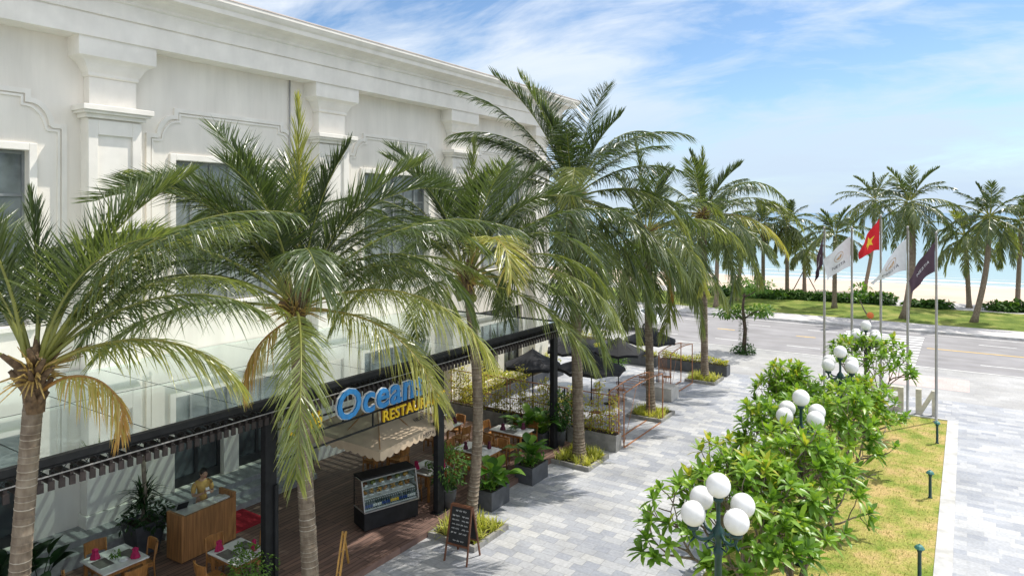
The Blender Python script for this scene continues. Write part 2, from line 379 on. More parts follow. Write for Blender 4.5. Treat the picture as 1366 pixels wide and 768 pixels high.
    M['ground'] = mat('earth', (0.36, 0.32, 0.27), 0.95, 0.15, 0.2)
    # sea: turquoise inshore, deeper blue outside, white surf lines
    m, nt, nd, lk = new_mat('sea_water')
    out = N(nd, 'ShaderNodeOutputMaterial'); p = N(nd, 'ShaderNodeBsdfPrincipled', i_Roughness=0.22); p.inputs['IOR'].default_value = 1.33
    p.inputs['Specular IOR Level'].default_value = 0.22
    tc = N(nd, 'ShaderNodeTexCoord'); sx = N(nd, 'ShaderNodeSeparateXYZ'); lk.new(tc.outputs['Object'], sx.inputs[0])
    lg = N(nd, 'ShaderNodeMath', operation='LOGARITHM'); mx_ = N(nd, 'ShaderNodeMath', operation='MAXIMUM'); lk.new(sx.outputs['Y'], mx_.inputs[0]); mx_.inputs[1].default_value = 1.0
    lk.new(mx_.outputs[0], lg.inputs[0]); lg.inputs[1].default_value = 10.0
    dv = N(nd, 'ShaderNodeMath', operation='DIVIDE'); lk.new(lg.outputs[0], dv.inputs[0]); dv.inputs[1].default_value = 4.0
    rp = ramp(nd, [(0.0, (0.44, 0.49, 0.46)), (0.35, (0.30, 0.41, 0.41)), (0.55, (0.23, 0.34, 0.38)), (0.75, (0.15, 0.24, 0.32)), (1.0, (0.09, 0.20, 0.33))])
    lk.new(dv.outputs[0], rp.inputs[0])
    mp = N(nd, 'ShaderNodeMapping'); mp.inputs['Scale'].default_value = (0.05, 0.35, 1); lk.new(tc.outputs['Object'], mp.inputs[0])
    nz = N(nd, 'ShaderNodeTexNoise', i_Scale=1.0, i_Detail=6.0); lk.new(mp.outputs[0], nz.inputs['Vector'])
    bp = N(nd, 'ShaderNodeBump', i_Strength=0.5, i_Distance=0.3); lk.new(nz.outputs['Fac'], bp.inputs['Height']); lk.new(bp.outputs[0], p.inputs['Normal'])
    lk.new(rp.outputs[0], p.inputs['Base Color']); lk.new(p.outputs[0], out.inputs[0]); M['sea'] = m
    M['foam'] = mat('surf_foam', (0.85, 0.87, 0.86), 0.8, 0.05, 0.5)

    # canopy glass: transparent, tinted, reflecting, dusty; pale diffuse also paints bright reflections
    m, nt, nd, lk = new_mat('canopy_glass')
    out = N(nd, 'ShaderNodeOutputMaterial'); tr = N(nd, 'ShaderNodeBsdfTransparent'); tr.inputs[0].default_value = (0.74, 0.86, 0.83, 1)
    gl = N(nd, 'ShaderNodeBsdfGlossy', i_Roughness=0.03); gl.inputs[0].default_value = (0.95, 1, 0.98, 1)
    df = N(nd, 'ShaderNodeBsdfDiffuse'); df.inputs[0].default_value = (0.54, 0.67, 0.64, 1)
    fr = N(nd, 'ShaderNodeFresnel', i_IOR=1.5); ma = N(nd, 'ShaderNodeMath', operation='MULTIPLY_ADD'); lk.new(fr.outputs[0], ma.inputs[0]); ma.inputs[1].default_value = 1.7; ma.inputs[2].default_value = 0.06
    tc = N(nd, 'ShaderNodeTexCoord'); nz = N(nd, 'ShaderNodeTexNoise', i_Scale=1.1, i_Detail=8.0); lk.new(tc.outputs['Object'], nz.inputs['Vector'])
    rd = ramp(nd, [(0.35, 0.22), (0.75, 0.48)]); lk.new(nz.outputs['Fac'], rd.inputs[0])
    ms0 = N(nd, 'ShaderNodeMixShader'); lk.new(rd.outputs[0], ms0.inputs[0]); lk.new(tr.outputs[0], ms0.inputs[1]); lk.new(df.outputs[0], ms0.inputs[2])
    ms = N(nd, 'ShaderNodeMixShader'); lk.new(ma.outputs[0], ms.inputs[0]); lk.new(ms0.outputs[0], ms.inputs[1]); lk.new(gl.outputs[0], ms.inputs[2])
    lk.new(ms.outputs[0], out.inputs[0]); M['glass'] = m
    # clear case glass
    m, nt, nd, lk = new_mat('clear_glass')
    out = N(nd, 'ShaderNodeOutputMaterial'); tr = N(nd, 'ShaderNodeBsdfTransparent'); tr.inputs[0].default_value = (0.88, 0.94, 0.92, 1)
    gl = N(nd, 'ShaderNodeBsdfGlossy', i_Roughness=0.02); fr = N(nd, 'ShaderNodeFresnel', i_IOR=1.5); ms = N(nd, 'ShaderNodeMixShader')
    lk.new(fr.outputs[0], ms.inputs[0]); lk.new(tr.outputs[0], ms.inputs[1]); lk.new(gl.outputs[0], ms.inputs[2]); lk.new(ms.outputs[0], out.inputs[0]); M['clear'] = m
    M['pane_up'] = mat('painted_reflection_pane', (0.27, 0.30, 0.295), 0.08, 0.5, 0.9, spec=0.9)  # pale grey reflection put into the base colour
    # window pane: glossy and dark, grey reflection painted into the colour
    m, nt, nd, lk = new_mat('dark_window_pane')
    out = N(nd, 'ShaderNodeOutputMaterial'); p = N(nd, 'ShaderNodeBsdfPrincipled', i_Roughness=0.06); p.inputs['Specular IOR Level'].default_value = 0.9
    tc = N(nd, 'ShaderNodeTexCoord'); nz = N(nd, 'ShaderNodeTexNoise', i_Scale=0.8); lk.new(tc.outputs['Object'], nz.inputs['Vector'])
    rp = ramp(nd, [(0.35, (0.03, 0.036, 0.04)), (0.7, (0.13, 0.15, 0.155))]); lk.new(nz.outputs['Fac'], rp.inputs[0]); lk.new(rp.outputs[0], p.inputs['Base Color'])
    lk.new(p.outputs[0], out.inputs[0]); M['pane'] = m
build_materials()
def weather(m, amount, sx=(1.6, 1.6, 0.09)):
    nt = m.node_tree; nd, lk = nt.nodes, nt.links
    p = next(n for n in nd if n.type == 'BSDF_PRINCIPLED'); src = p.inputs['Base Color'].links[0].from_socket
    tc = N(nd, 'ShaderNodeTexCoord'); mp = N(nd, 'ShaderNodeMapping'); mp.inputs['Scale'].default_value = sx; lk.new(tc.outputs['Object'], mp.inputs[0])
    a = N(nd, 'ShaderNodeTexNoise', i_Scale=1.6, i_Detail=9.0, i_Roughness=0.7); lk.new(mp.outputs[0], a.inputs['Vector'])
    b = N(nd, 'ShaderNodeTexNoise', i_Scale=0.45, i_Detail=5.0); lk.new(tc.outputs['Object'], b.inputs['Vector'])
    r1 = ramp(nd, [(0.36, (1 - amount, 1 - amount * 1.05, 1 - amount * 1.2)), (0.56, (1, 1, 1))]); lk.new(a.outputs['Fac'], r1.inputs[0])
    r2 = ramp(nd, [(0.35, (1 - amount * 0.6,) * 3), (0.62, (1, 1, 1))]); lk.new(b.outputs['Fac'], r2.inputs[0])
    m1 = N(nd, 'ShaderNodeMix', data_type='RGBA', blend_type='MULTIPLY'); m1.inputs[0].default_value = 1; m2 = N(nd, 'ShaderNodeMix', data_type='RGBA', blend_type='MULTIPLY'); m2.inputs[0].default_value = 1
    lk.new(src, m1.inputs[6]); lk.new(r1.outputs[0], m1.inputs[7]); lk.new(m1.outputs[2], m2.inputs[6]); lk.new(r2.outputs[0], m2.inputs[7]); lk.new(m2.outputs[2], p.inputs['Base Color'])
weather(M['stucco'], 0.07, (1.1, 1.1, 0.08)); weather(M['trim'], 0.07, (1.1, 0.5, 0.12)); weather(M['kerb'], 0.2, (1, 1, 1)); weather(M['concrete'], 0.25, (1, 1, 0.4))
weather(M['asphalt'], 0.16, (0.12, 0.9, 1)); weather(M['paving'], 0.14, (0.5, 0.5, 1)); weather(M['paving_plaza'], 0.14, (0.3, 0.5, 1)); weather(M['paving_side'], 0.10, (0.5, 0.5, 1))
weather(M['globe'], 0.10, (2, 2, 2))
# ================================================================== SETTING
def sheet(x0, x1, y0, y1, z, nx=1, ny=1):
    mb = MB(); vs = []; fs = []
    for j in range(ny + 1):
        for i in range(nx + 1): vs.append((x0 + (x1 - x0) * i / nx, y0 + (y1 - y0) * j / ny, z))
    for j in range(ny):
        for i in range(nx):
            a = j * (nx + 1) + i; fs.append((a, a + 1, a + nx + 2, a + nx + 1))
    return mb.add(vs, fs)

structure('ground', sheet(-400, 400, -60, 73, -0.3), M['ground'])
structure('paved_walkway', sheet(-40, -4.85, -12, 34.5, 0.0), M['paving'])
structure('plaza_pavement', sheet(-90, 60, 34.5, 41.4, 0.0), M['paving_plaza'])
structure('side_pavement', sheet(-0.27, 40, -12, 34.5, 0.0), M['paving_side'])
structure('plaza_paving', sheet(-4.85, -0.27, 31.1, 34.5, 0.0), M['paving'])
structure('pink_pavement', sheet(-3.2, 0.1, 36.6, 39.2, 0.004), M['paving_pink'])
mb = MB(); mb.bb(-0.62, -0.27, -12, 31.1, -0.25, 0.045); structure('kerb_strip', mb, M['kerb'])
mb = MB(); mb.bb(-4.97, -4.85, -12, 31.2, -0.25, 0.05); mb.bb(-4.84, -0.62, 31.1, 31.22, -0.25, 0.05); structure('lawn_edging', mb, M['kerb'])
structure('lawn', sheet(-4.85, -0.62, -12, 31.1, 0.012), M['lawn'])
structure('road', sheet(-120, 90, 41.4, 54.0, -0.12), M['asphalt'])
mb = MB(); mb.bb(-90, 60, 41.25, 41.45, -0.3, 0.012); structure('near_kerb', mb, M['kerb'])
mb = MB(); mb.bb(-120, 90, 54.0, 54.25, -0.3, 0.03); structure('far_kerb', mb, M['kerb'])
structure('seaside_pavement', sheet(-120, 90, 54.25, 57.2, 0.026), M['promenade'])
structure('grass_verge', sheet(-120, 90, 57.2, 67.0, 0.03), M['verge'])
structure('promenade', sheet(-160, 120, 67.0, 71.8, 0.034), M['promenade'])
# beach falls gently to the sea
mb = MB(); vs = []; fs = []
prof = [(71.8, 0.02), (76, -0.1), (84, -0.4), (94, -0.8), (103, -1.3), (112, -2.0), (130, -3.4)]
xs = [-220, -120, -60, -20, 20, 60, 120, 200]
for y, z in prof:
    for x in xs: vs.append((x, y, z))
for j in range(len(prof) - 1):
    for i in range(len(xs) - 1):
        a = j * len(xs) + i; fs.append((a, a + 1, a + len(xs) + 1, a + len(xs)))
mb.add(vs, fs, smooth=True); structure('beach_sand', mb, M['sand'])
sea = structure('sea', sheet(-30000, 30000, 0, 45000, 0), M['sea']); sea.location = (0, 106.0, -1.6)
# surf lines, each a wavering sheet of foam
def surf(y, w, seed):
    mb = MB(); r = random.Random(seed); vs = []; n = 80
    a, b, c = r.random() * 6, r.random() * 6, r.random() * 6
    for i in range(n + 1):
        x = -170 + 300 * i / n
        o = 0.9 * math.sin(x * 0.05 + a) + 0.5 * math.sin(x * 0.17 + b)
        ww = w * (0.65 + 0.35 * math.sin(x * 0.11 + c))
        vs += [(x, y + o - ww, 0), (x, y + o + ww, 0)]
    mb.add(vs, [(2 * i, 2 * i + 2, 2 * i + 3, 2 * i + 1) for i in range(n)]); return mb
for k, (y, w) in enumerate([(107.8, 0.9), (113.5, 0.7), (120.5, 0.35)]):
    o = structure('surf_foam', surf(y, w, k + 3), M['foam']); o.location = (0, 0, -1.58 + 0.004 * k)
# wooden deck of the restaurant
mb = MB(); mb.bb(-17.5, -11.12, -6, 20.55, -0.05, 0.15); mb.bb(-11.12, -11.08, -6, 20.57, 0.0, 0.145); structure('wooden_deck', mb, M['deck'])
mb = MB(); mb.bb(-17.5, -16.75, 4.6, 13.6, 0.15, 0.60); mb.bb(-16.75, -16.38, 4.6, 13.6, 0.15, 0.45); mb.bb(-16.38, -16.0, 9.0, 13.6, 0.15, 0.30); structure('entrance_steps', mb, M['step'])
# road markings
for k in range(11):
    y = 42.2 + k * 0.93
    tag(sheet(-6.9 if k > 2 else -6.5, -2.3, y, y + 0.45, -0.116).build('crossing_stripe', M['road_paint']), kind='structure')
for x0, x1 in [(-2.0, 40), (-9.4, -8.2), (-14.6, -13.4), (-20.0, -18.8), (-25.2, -24)]:
    tag(sheet(x0, x1, 47.85, 48.02, -0.116).build('centre_line', M['yellow_paint']), kind='structure')
for y in (44.1, 50.8):
    for x0 in (0.6, 5.0, 9.5, -9.2, -13.6, -18.0, -22.4, -26.8):
        tag(sheet(x0, x0 + 1.9, y, y + 0.12, -0.116).build('lane_line', M['road_paint']), kind='structure')
tag(sheet(-60, 40, 53.3, 53.42, -0.116).build('edge_line', M['road_paint']), kind='structure')

# ================================================================== BUILDING
bld = empty('restaurant_building', (-17.5, 8.4, 0), 0, 'long cream classical building with pilasters and heavy cornice above the glass canopy', 'building')
WX = 0.0                      # wall plane in local x; local y = world Y - 8.4
Y0, Y1 = -18.0, 20.75          # ends of the building
BAYS = [-10.15, -3.4, 3.4, 10.2, 17.0]      # bay centres (world 5.0, 11.8 ...)
PIL = [-6.8, 0.0, 6.85, 13.6, 19.95]
WIN_W, WZ0, WZ1 = 3.4, 5.5, 9.4
DZ0, DZ1 = 0.6, 3.7
mb = MB()
# wall with real openings, built of strips
edges = [Y0]
for b in BAYS: edges += [b - WIN_W / 2, b + WIN_W / 2]
edges += [Y1]
TH = 0.45
for i in range(len(edges) - 1):
    a, b = edges[i], edges[i + 1]
    if i % 2 == 0: mb.bb(-TH, WX, a, b, 0, 13.0)
    else:
        mb.bb(-TH, WX, a, b, 0, DZ0); mb.bb(-TH, WX, a, b, DZ1, WZ0); mb.bb(-TH, WX, a, b, WZ1, 13.0)
        c = (a + b) / 2; mb.bb(-0.3, -0.03, c - 0.24, c + 0.24, DZ0, DZ1)
mb.bb(-22, -TH, Y1 - 0.4, Y1, 0, 13.0); mb.bb(-22, -TH, Y0, Y0 + 0.4, 0, 13.0); mb.bb(-22.4, -22, Y0, Y1, 0, 13.0)
mb.bb(-22, -TH, Y0 + 0.4, Y1 - 0.4, 12.7, 13.0)
mb.build('wall', M['stucco'], bld)
mb = MB(); mb.bb(-1.6, -1.5, Y0 + 0.45, Y1 - 0.45, 0.0, 12.6); mb.build('inner_wall', M['navy'], bld)
# entablature: profile swept along the front and round the sea end
def entab(profile, name, m):
    mb = MB(); n = len(profile)
    path = []
    for (px, pz) in profile:
        path.append([(px, Y0, pz), (px, Y1 + px, pz), (-22.0, Y1 + px, pz)])
    vs = []
    for k in range(3):
        for i in range(n): vs.append(path[i][k])
    fs = []
    for k in range(2):
        for i in range(n - 1): fs.append((k * n + i, (k + 1) * n + i, (k + 1) * n + i + 1, k * n + i + 1))
    fs.append(tuple(range(n)))
    return mb.add(vs, fs).build(name, m, bld)
entab([(0.0, 12.10), (0.62, 12.10), (0.62, 12.60), (0.60, 12.61), (0.60, 12.63), (0.66, 12.64), (0.66, 13.0), (0.72, 13.03), (0.72, 13.10), (0.86, 13.2), (1.18, 13.24), (1.20, 13.36), (1.26, 13.40), (1.34, 13.5), (1.34, 13.58), (0.9, 13.66), (0.0, 13.70)], 'cornice', M['trim'])
entab([(0.95, 13.655), (1.355, 13.585), (1.355, 13.62), (0.95, 13.70)], 'coping', M['coping'])
mb = MB(); mb.bb(-22, 0.9, Y0, Y1 + 0.9, 13.6, 13.69); mb.build('roof', M['coping'], bld)
# pilasters
def pilaster(y):
    mb = MB()
    mb.bb(0, 0.40, y - 0.67, y + 0.67, 0, 0.9)
    mb.bb(0, 0.34, y - 0.62, y + 0.62, 0.9, 10.24)
    # raised frame of the sunk panel
    for (a, b, z0, z1) in ((-0.62, -0.40, 4.9, 10.2), (0.40, 0.62, 4.9, 10.2), (-0.40, 0.40, 4.9, 5.4), (-0.40, 0.40, 9.85, 10.2)):
        mb.bb(0.34, 0.40, y + a, y + b, z0, z1)
    mb.bb(0, 0.46, y - 0.70, y + 0.70, 10.24, 10.34); mb.bb(0, 0.56, y - 0.78, y + 0.78, 10.34, 10.40); mb.bb(0, 0.62, y - 0.82, y + 0.82, 10.40, 10.53)
    mb.bb(0, 0.28, y - 0.55, y + 0.55, 10.53, 11.22)
    o = mb.build('pilaster', M['trim'], bld, bevel=0.012)
    # capital flares out under the architrave
    cp = MB()
    pr = [(0.30, 0.56, 11.22), (0.33, 0.59, 11.25), (0.33, 0.59, 11.32), (0.37, 0.64, 11.40), (0.42, 0.70, 11.52), (0.46, 0.76, 11.58), (0.48, 0.80, 11.60), (0.57, 0.90, 11.66), (0.57, 0.90, 12.1)]
    vs = []
    for d, w, z in pr: vs += [(0, y - w, z), (d, y - w, z), (d, y + w, z), (0, y + w, z)]
    fs = [(3, 2, 1, 0)]
    for i in range(len(pr) - 1):
        a = 4 * i; fs += [(a, a + 1, a + 5, a + 4), (a + 1, a + 2, a + 6, a + 5), (a + 2, a + 3, a + 7, a + 6)]
    cp.add(vs, fs); cp.build('capital', M['trim'], o)
for y in PIL: pilaster(y)
# shouldered moulding round each upper window
def sweep(path, w, d):
    mb = MB(); n = len(path); vs = []
    for i, (y, z) in enumerate(path):
        a = Vector(path[max(i - 1, 0)]); b = Vector(path[min(i + 1, n - 1)]); c = Vector((y, z))
        d1 = (c - a).normalized() if i > 0 else (b - c).normalized(); d2 = (b - c).normalized() if i < n - 1 else d1
        nn = (Vector((-d1.y, d1.x)) + Vector((-d2.y, d2.x))); nn.normalize()
        k = w / 2 / max(0.5, nn.dot(Vector((-d1.y, d1.x))))
        p, q = c + nn * k, c - nn * k
        vs += [(0, p.x, p.y), (d, p.x, p.y), (d, q.x, q.y), (0, q.x, q.y)]
    fs = []
    for i in range(n - 1):
        a = 4 * i
        for j in range(3): fs.append((a + j, a + j + 4, a + j + 5, a + j + 1))
    fs += [(0, 1, 2, 3), (4 * n - 1, 4 * n - 2, 4 * n - 3, 4 * n - 4)]
    return mb.add(vs, fs)
for b in BAYS:
    half = [(-2.42, 4.9), (-2.42, 10.0), (-2.2, 10.0)]
    for k in range(0, 9):
        a = PI / 2 * k / 8
        half.append((-2.16 + 0.42 * (1 - math.cos(a)) * 1.0, 10.03 + 0.5 * math.sin(a) ** 1.2))
    half += [(-1.68, 10.53), (-1.68, 10.72)]
    path = half + [(-y, z) for y, z in reversed(half)]
    mb = MB()
    for ww, inset, d in ((0.11, 0.0, 0.05), (0.05, 0.11, 0.035)):
        pp = []
        for (y, z) in path:
            pp.append((b + y - math.copysign(inset, y), z - inset))
        s_ = sweep(pp, ww, d); mb.add(s_.v, s_.f)
    mb.build('window_moulding', M['trim'], bld)
# upper windows
for b in BAYS:
    fr = MB(); w = WIN_W / 2
    for (a, c, z0, z1) in ((-w - 0.16, -w, WZ0 - 0.12, WZ1 + 0.16), (w, w + 0.16, WZ0 - 0.12, WZ1 + 0.16), (-w, w, WZ1, WZ1 + 0.16), (-w, w, WZ0 - 0.12, WZ0)):
        fr.bb(-0.02, 0.07, b + a, b + c, z0, z1)
    o = fr.build('window', M['trim'], bld, bevel=0.01)
    ms = MB()
    for k in range(7):
        y = b - w + WIN_W * k / 6; t = 0.05 if k in (0, 6) else 0.03
        ms.bb(-0.26, -0.18, y - t, y + t, WZ0, WZ1)
    for z in (WZ0 + 0.05, WZ0 + 1.0, WZ0 + 1.95, WZ0 + 2.9, WZ1 - 0.05): ms.bb(-0.255, -0.185, b - w, b + w, z - 0.03, z + 0.03)
    ms.build('sash', M['sash'], o)
    pn = MB(); pn.bb(-0.235, -0.225, b - w, b + w, WZ0, WZ1); pn.build('pane', M['pane_up'], o)
# ground floor glazed doors, two leaves per bay
for b in BAYS:
    for sg in (-1, 1):
        y0, y1 = (b - 1.7, b - 0.24) if sg < 0 else (b + 0.24, b + 1.7)
        d = MB(); t = 0.09
        for (a, c, z0, z1) in ((y0, y0 + t, DZ0, DZ1), (y1 - t, y1, DZ0, DZ1), (y0 + t, y1 - t, DZ0, DZ0 + 0.25), (y0 + t, y1 - t, DZ1 - t, DZ1), ((y0 + y1) / 2 - 0.05, (y0 + y1) / 2 + 0.05, DZ0 + 0.25, DZ1 - t), (y0 + t, y1 - t, 2.75, 2.83)):
            d.bb(-0.28, -0.20, a, c, z0, z1)
        o = d.build('door', M['dark_frame'], bld)
        p = MB(); p.bb(-0.245, -0.235, y0 + t, y1 - t, DZ0 + 0.25, DZ1 - t); p.build('pane', M['pane'], o)
        h = MB(); h.tube([(-0.17, (y0 + y1) / 2 + 0.1, 1.5), (-0.17, (y0 + y1) / 2 + 0.1, 1.9)], 0.015, 6); h.build('handle', M['steel'], o)
# plinth blocks and a thin drainpipe
mb = MB(); mb.tube([(0.06, 5.35, 4.6), (0.06, 5.35, 12.1)], 0.025, 6); mb.build('drainpipe', M['rail'], bld)

# ================================================================== GLASS CANOPY
CZ = 4.3
can = empty('glass_canopy', (-11.5, 8.6, 0), 0, 'flat glass canopy on black steel posts with brown battens, over the restaurant deck', 'canopy')
CY0, CY1 = -11.0, 11.55
mb = MB(); ys = [CY0 + (CY1 - CY0) * i / 13 for i in range(14)]
for i in range(13):
    for (xa, xb) in ((-5.97, -3.02), (-2.98, -0.05)):
        mb.bb(xa, xb, ys[i] + 0.012, ys[i + 1] - 0.012, CZ - 0.006, CZ + 0.006)
mb.build('glass_roof', M['glass'], can)
mb = MB()
mb.bb(-0.05, 0.07, CY0, CY1 + 0.1, CZ - 0.085, CZ + 0.03); mb.bb(-5.97, -0.05, CY1 + 0.002, CY1 + 0.1, CZ - 0.25, CZ + 0.03)
for y in ys[1:-1]: mb.bb(-5.95, -0.05, y - 0.02, y + 0.02, CZ - 0.14, CZ - 0.008)
mb.bb(-3.02, -2.98, CY0, CY1, CZ - 0.13, CZ - 0.009)
mb.build('frame', M['black_metal'], can)
mb = MB()
for k in range(9): mb.bb(-5.9 + 0.62 * k, -5.87 + 0.62 * k, CY0, CY1, CZ - 0.20, CZ - 0.145)
mb.build('pale_bar_grid', M['pale_bar'], can)  # thin pale bars added to draw white lines along the glass
mb = MB(); y = CY0 + 0.1; k_ = 0
while y < CY1:
    if k_ % 2 == 0: mb.bb(-5.95, 0.10, y - 0.025, y + 0.025, CZ - 0.35, CZ - 0.25)
    else: mb.bb(-0.25, 0.10, y - 0.025, y + 0.025, CZ - 0.35, CZ - 0.25)
    k_ += 1; mb.bb(0.101, 0.13, y - 0.042, y + 0.042, CZ - 0.44, CZ - 0.30); y += 0.145
mb.build('batten_grid', M['batten'], can)
mb = MB(); mb.bb(0.07, 0.09, CY0, CY1 + 0.05, CZ - 0.24, CZ - 0.222); mb.build('edge_rail', M['rail'], can)
mb = MB(); mb.bb(0.02, 0.05, CY0, CY1, CZ - 0.13, CZ - 0.10)
y = CY0
while y < CY1:
    mb.bar((0.08, y, CZ - 0.22), (0.08, y + 0.10, CZ - 0.10), 0.01); mb.bar((0.075, y + 0.10, CZ - 0.22), (0.075, y, CZ - 0.10), 0.01); y += 0.16
mb.build('edge_lattice', M['black_metal'], can)
for y in (0.0, 5.25, 11.25, -5.6):
    mb = MB(); mb.bb(-0.13, 0.03, y - 0.13, y + 0.13, 0.15, CZ - 0.10); mb.bb(-0.20, 0.10, y - 0.2, y + 0.2, 0.15, 0.17)
    if y == 0.0 : mb.bb(0.03, 0.09, y + 0.05, y + 0.13, 0.15, 2.6)
    mb.build('post', M['black_metal'], can, bevel=0.008)

# ================================================================== SIGN under the canopy edge
sg = empty('restaurant_sign', (-11.28, 8.75, 3.1), 0, 'restaurant sign of blue and yellow letters on a black frame under the canopy edge', 'sign')
def upright(mb, y0, z0, x0):   # glyph x -> +Y, glyph y -> +Z, extrusion -> +X
    mb.v = [(p[2] + x0, p[0] + y0, p[1] + z0) for p in mb.v]; mb.f = [tuple(reversed(f)) for f in mb.f] if False else mb.f
    return mb
mb = MB()
for z in (0.0, 0.33, 0.62): mb.bar((-0.06, -0.1, z), (-0.06, 4.95, z), 0.035)
for y, a, b in ((0.9, 0, 0.33), (1.6, 0.33, 0.62), (2.5, 0, 0.33), (3.3, 0.33, 0.9), (0.2, 0.33, 0.9), (4.3, 0.33, 0.9)): mb.bar((-0.06, y, a), (-0.06, y, b), 0.03)
mb.build('frame', M['black_metal'], sg)
for body, size, y, z, col, sh, sp in (('Caf\u00e9', 0.50, 0.02, 0.44, 'yellow', 0.15, 0.95), ('Oceans', 0.90, 1.30, 0.42, 'blue', 0.05, 1.06), ('RESTAURANT', 0.36, 2.70, 0.07, 'yellow', 0.0, 1.02)):
    halo = upright(text_mb(body, size, 0.02, 0.030 if size > 0.6 else 0.012, sh, sp), y, z, 0.0).build('halo_lettering' if size > 0.6 else 'backing_lettering', M['white_paint'] if size > 0.6 else M['board_wood'], sg)
    upright(text_mb(body, size, 0.02, 0.014 if size > 0.6 else 0.004, sh, sp), y, z, 0.045).build('lettering', M[col], sg)
# ================================================================== PALMS
def frond_arrays(mb, base, az, el, L, bend, nl, leaf_len, w0, droop, lift, tint, rng, seg=16, side=0.0, start=0.15, rach=0.03):
    """one pinnate frond: arching rachis tube with two combs of narrow leaflets"""
    h = np.array([math.cos(az), math.sin(az), 0.0]); up = np.array([0, 0, 1.0]); S0 = np.array([-math.sin(az), math.cos(az), 0.0])
    P = [np.array(base, float)]; Ts = []
    for i in range(seg):
        t = (i + 0.5) / seg
        e = R(el) - R(bend) * t ** 1.35
        d = math.cos(e) * h + math.sin(e) * up + S0 * side * t
        d /= np.linalg.norm(d); Ts.append(d); P.append(P[-1] + d * L / seg)
    Ts.append(Ts[-1]); P = np.array(P); Ts = np.array(Ts)
    mb.tube([tuple(p) for p in P], [rach * (1 - 0.88 * (i / seg) ** 0.7) for i in range(seg + 1)], 4, False, tint=[min(1, max(tint, 0.5) + 0.22)] * (seg + 1))
    rs = np.random.RandomState(rng.randrange(1 << 30))
    tt = np.linspace(start, 0.995, nl)
    idx = np.minimum((tt * seg).astype(int), seg - 1); fr = tt * seg - idx
    root = P[idx] * (1 - fr)[:, None] + P[idx + 1] * fr[:, None]
    T = Ts[idx] * (1 - fr)[:, None] + Ts[idx + 1] * fr[:, None]; T /= np.linalg.norm(T, axis=1)[:, None]
    S = np.cross(T, up); ln = np.linalg.norm(S, axis=1)[:, None]
    S = np.where(ln > 0.15, S / np.maximum(ln, 1e-6), np.cross(h, up)[None, :]); Nn = np.cross(S, T)
    prof = np.clip(np.minimum((tt - start) / 0.22 + 0.35, 1.0), 0, 1) * (1.0 - 0.62 * np.clip((tt - 0.5) / 0.5, 0, 1) ** 1.5)
    for sgn in (-1, 1):
        n = nl
        ang = R(22) + R(40) * tt + rs.normal(0, R(8), n) + (R(24) if el > 79 else 0)
        d = S * (sgn * np.cos(ang))[:, None] + T * np.sin(ang)[:, None] + Nn * (lift + rs.normal(0, 0.10, n))[:, None]
        d /= np.linalg.norm(d, axis=1)[:, None]
        l = leaf_len * prof * rs.uniform(0.82, 1.08, n)
        if rng.random() < 0.75:       # gaps where leaflets have torn off
            k0 = rs.randint(0, n - 4); l[k0:k0 + rs.randint(1, 5)] *= 0.35
        phi = rs.normal(0, R(35), n)
        wd = T * np.cos(phi)[:, None] + np.cross(d, T) * np.sin(phi)[:, None]
        wd -= d * np.sum(wd * d, axis=1)[:, None]; wd /= np.maximum(np.linalg.norm(wd, axis=1), 1e-6)[:, None]
        g = droop * rs.uniform(0.75, 1.3, n)
        V = []; 
        for k, wk in ((0.0, 0.55), (0.35, 1.0), (0.7, 0.72), (1.0, 0.04)):
            # drooping leaflet keeps roughly its length
            f = np.maximum(0.35, 1 - 0.30 * g * k)
            c = root + d * (l * k * f)[:, None] - up[None, :] * (g * l * k ** 1.5 * 0.85)[:, None]
            hw = wd * (w0 * 0.5 * wk)
            V.append(c - hw); V.append(c + hw)
        V = np.stack(V, axis=1).reshape(-1, 3)
        b = (np.arange(n) * 8)[:, None]
        F = np.concatenate([b + np.array([[0, 1, 3, 2]]), b + np.array([[2, 3, 5, 4]]), b + np.array([[4, 5, 7, 6]])], axis=0)
        tn = np.repeat(np.clip(tint + rs.normal(0, 0.06, n) + 0.10 * tt ** 2, 0, 1), 8)
        tn = tn + np.tile(np.array([0, 0, 0, 0, 0.01, 0.01, 0.10, 0.10]), n)
        mb.arrays(V, F, np.clip(tn, 0, 1))
    return P

def trunk_mb(p0, p1, r0, r1, bow=(0, 0), n=26, rings=True, rng=rnd):
    mb = MB(); pts = []; rad = []; tn = []
    p0, p1 = Vector(p0), Vector(p1); H = (p1 - p0).length
    zs = []
    if rings:
        z = 0.0
        while z < H - 0.1:
            g_ = rng.uniform(0.07, 0.14); lt = rng.uniform(0.12, 0.55)
            zs += [(z, 1.0, rng.uniform(0.0, 0.14)), (z + g_ * 0.85, 0.985, rng.uniform(0.0, 0.14)), (z + g_ * 0.9, 1.025, lt), (z + g_ * 0.985, 1.03, lt)]; z += g_
        zs.append((H, 1.0, 0.1))
    else: zs = [(H * k / 14, 1.0, 0.12) for k in range(15)]
    for (z, m_, tt_) in zs:
        t = z / H
        q = p0.lerp(p1, t); b = math.sin(PI * t); q.x += bow[0] * b; q.y += bow[1] * b
        r = r0 * (1 - t) + r1 * t + 0.55 * r0 * math.exp(-t * H / 0.28)
        pts.append(q); rad.append(r * m_ * rng.uniform(0.985, 1.015)); tn.append(tt_)
    mb.tube(pts, rad, 12, True, tint=tn, smooth=True)
    return mb

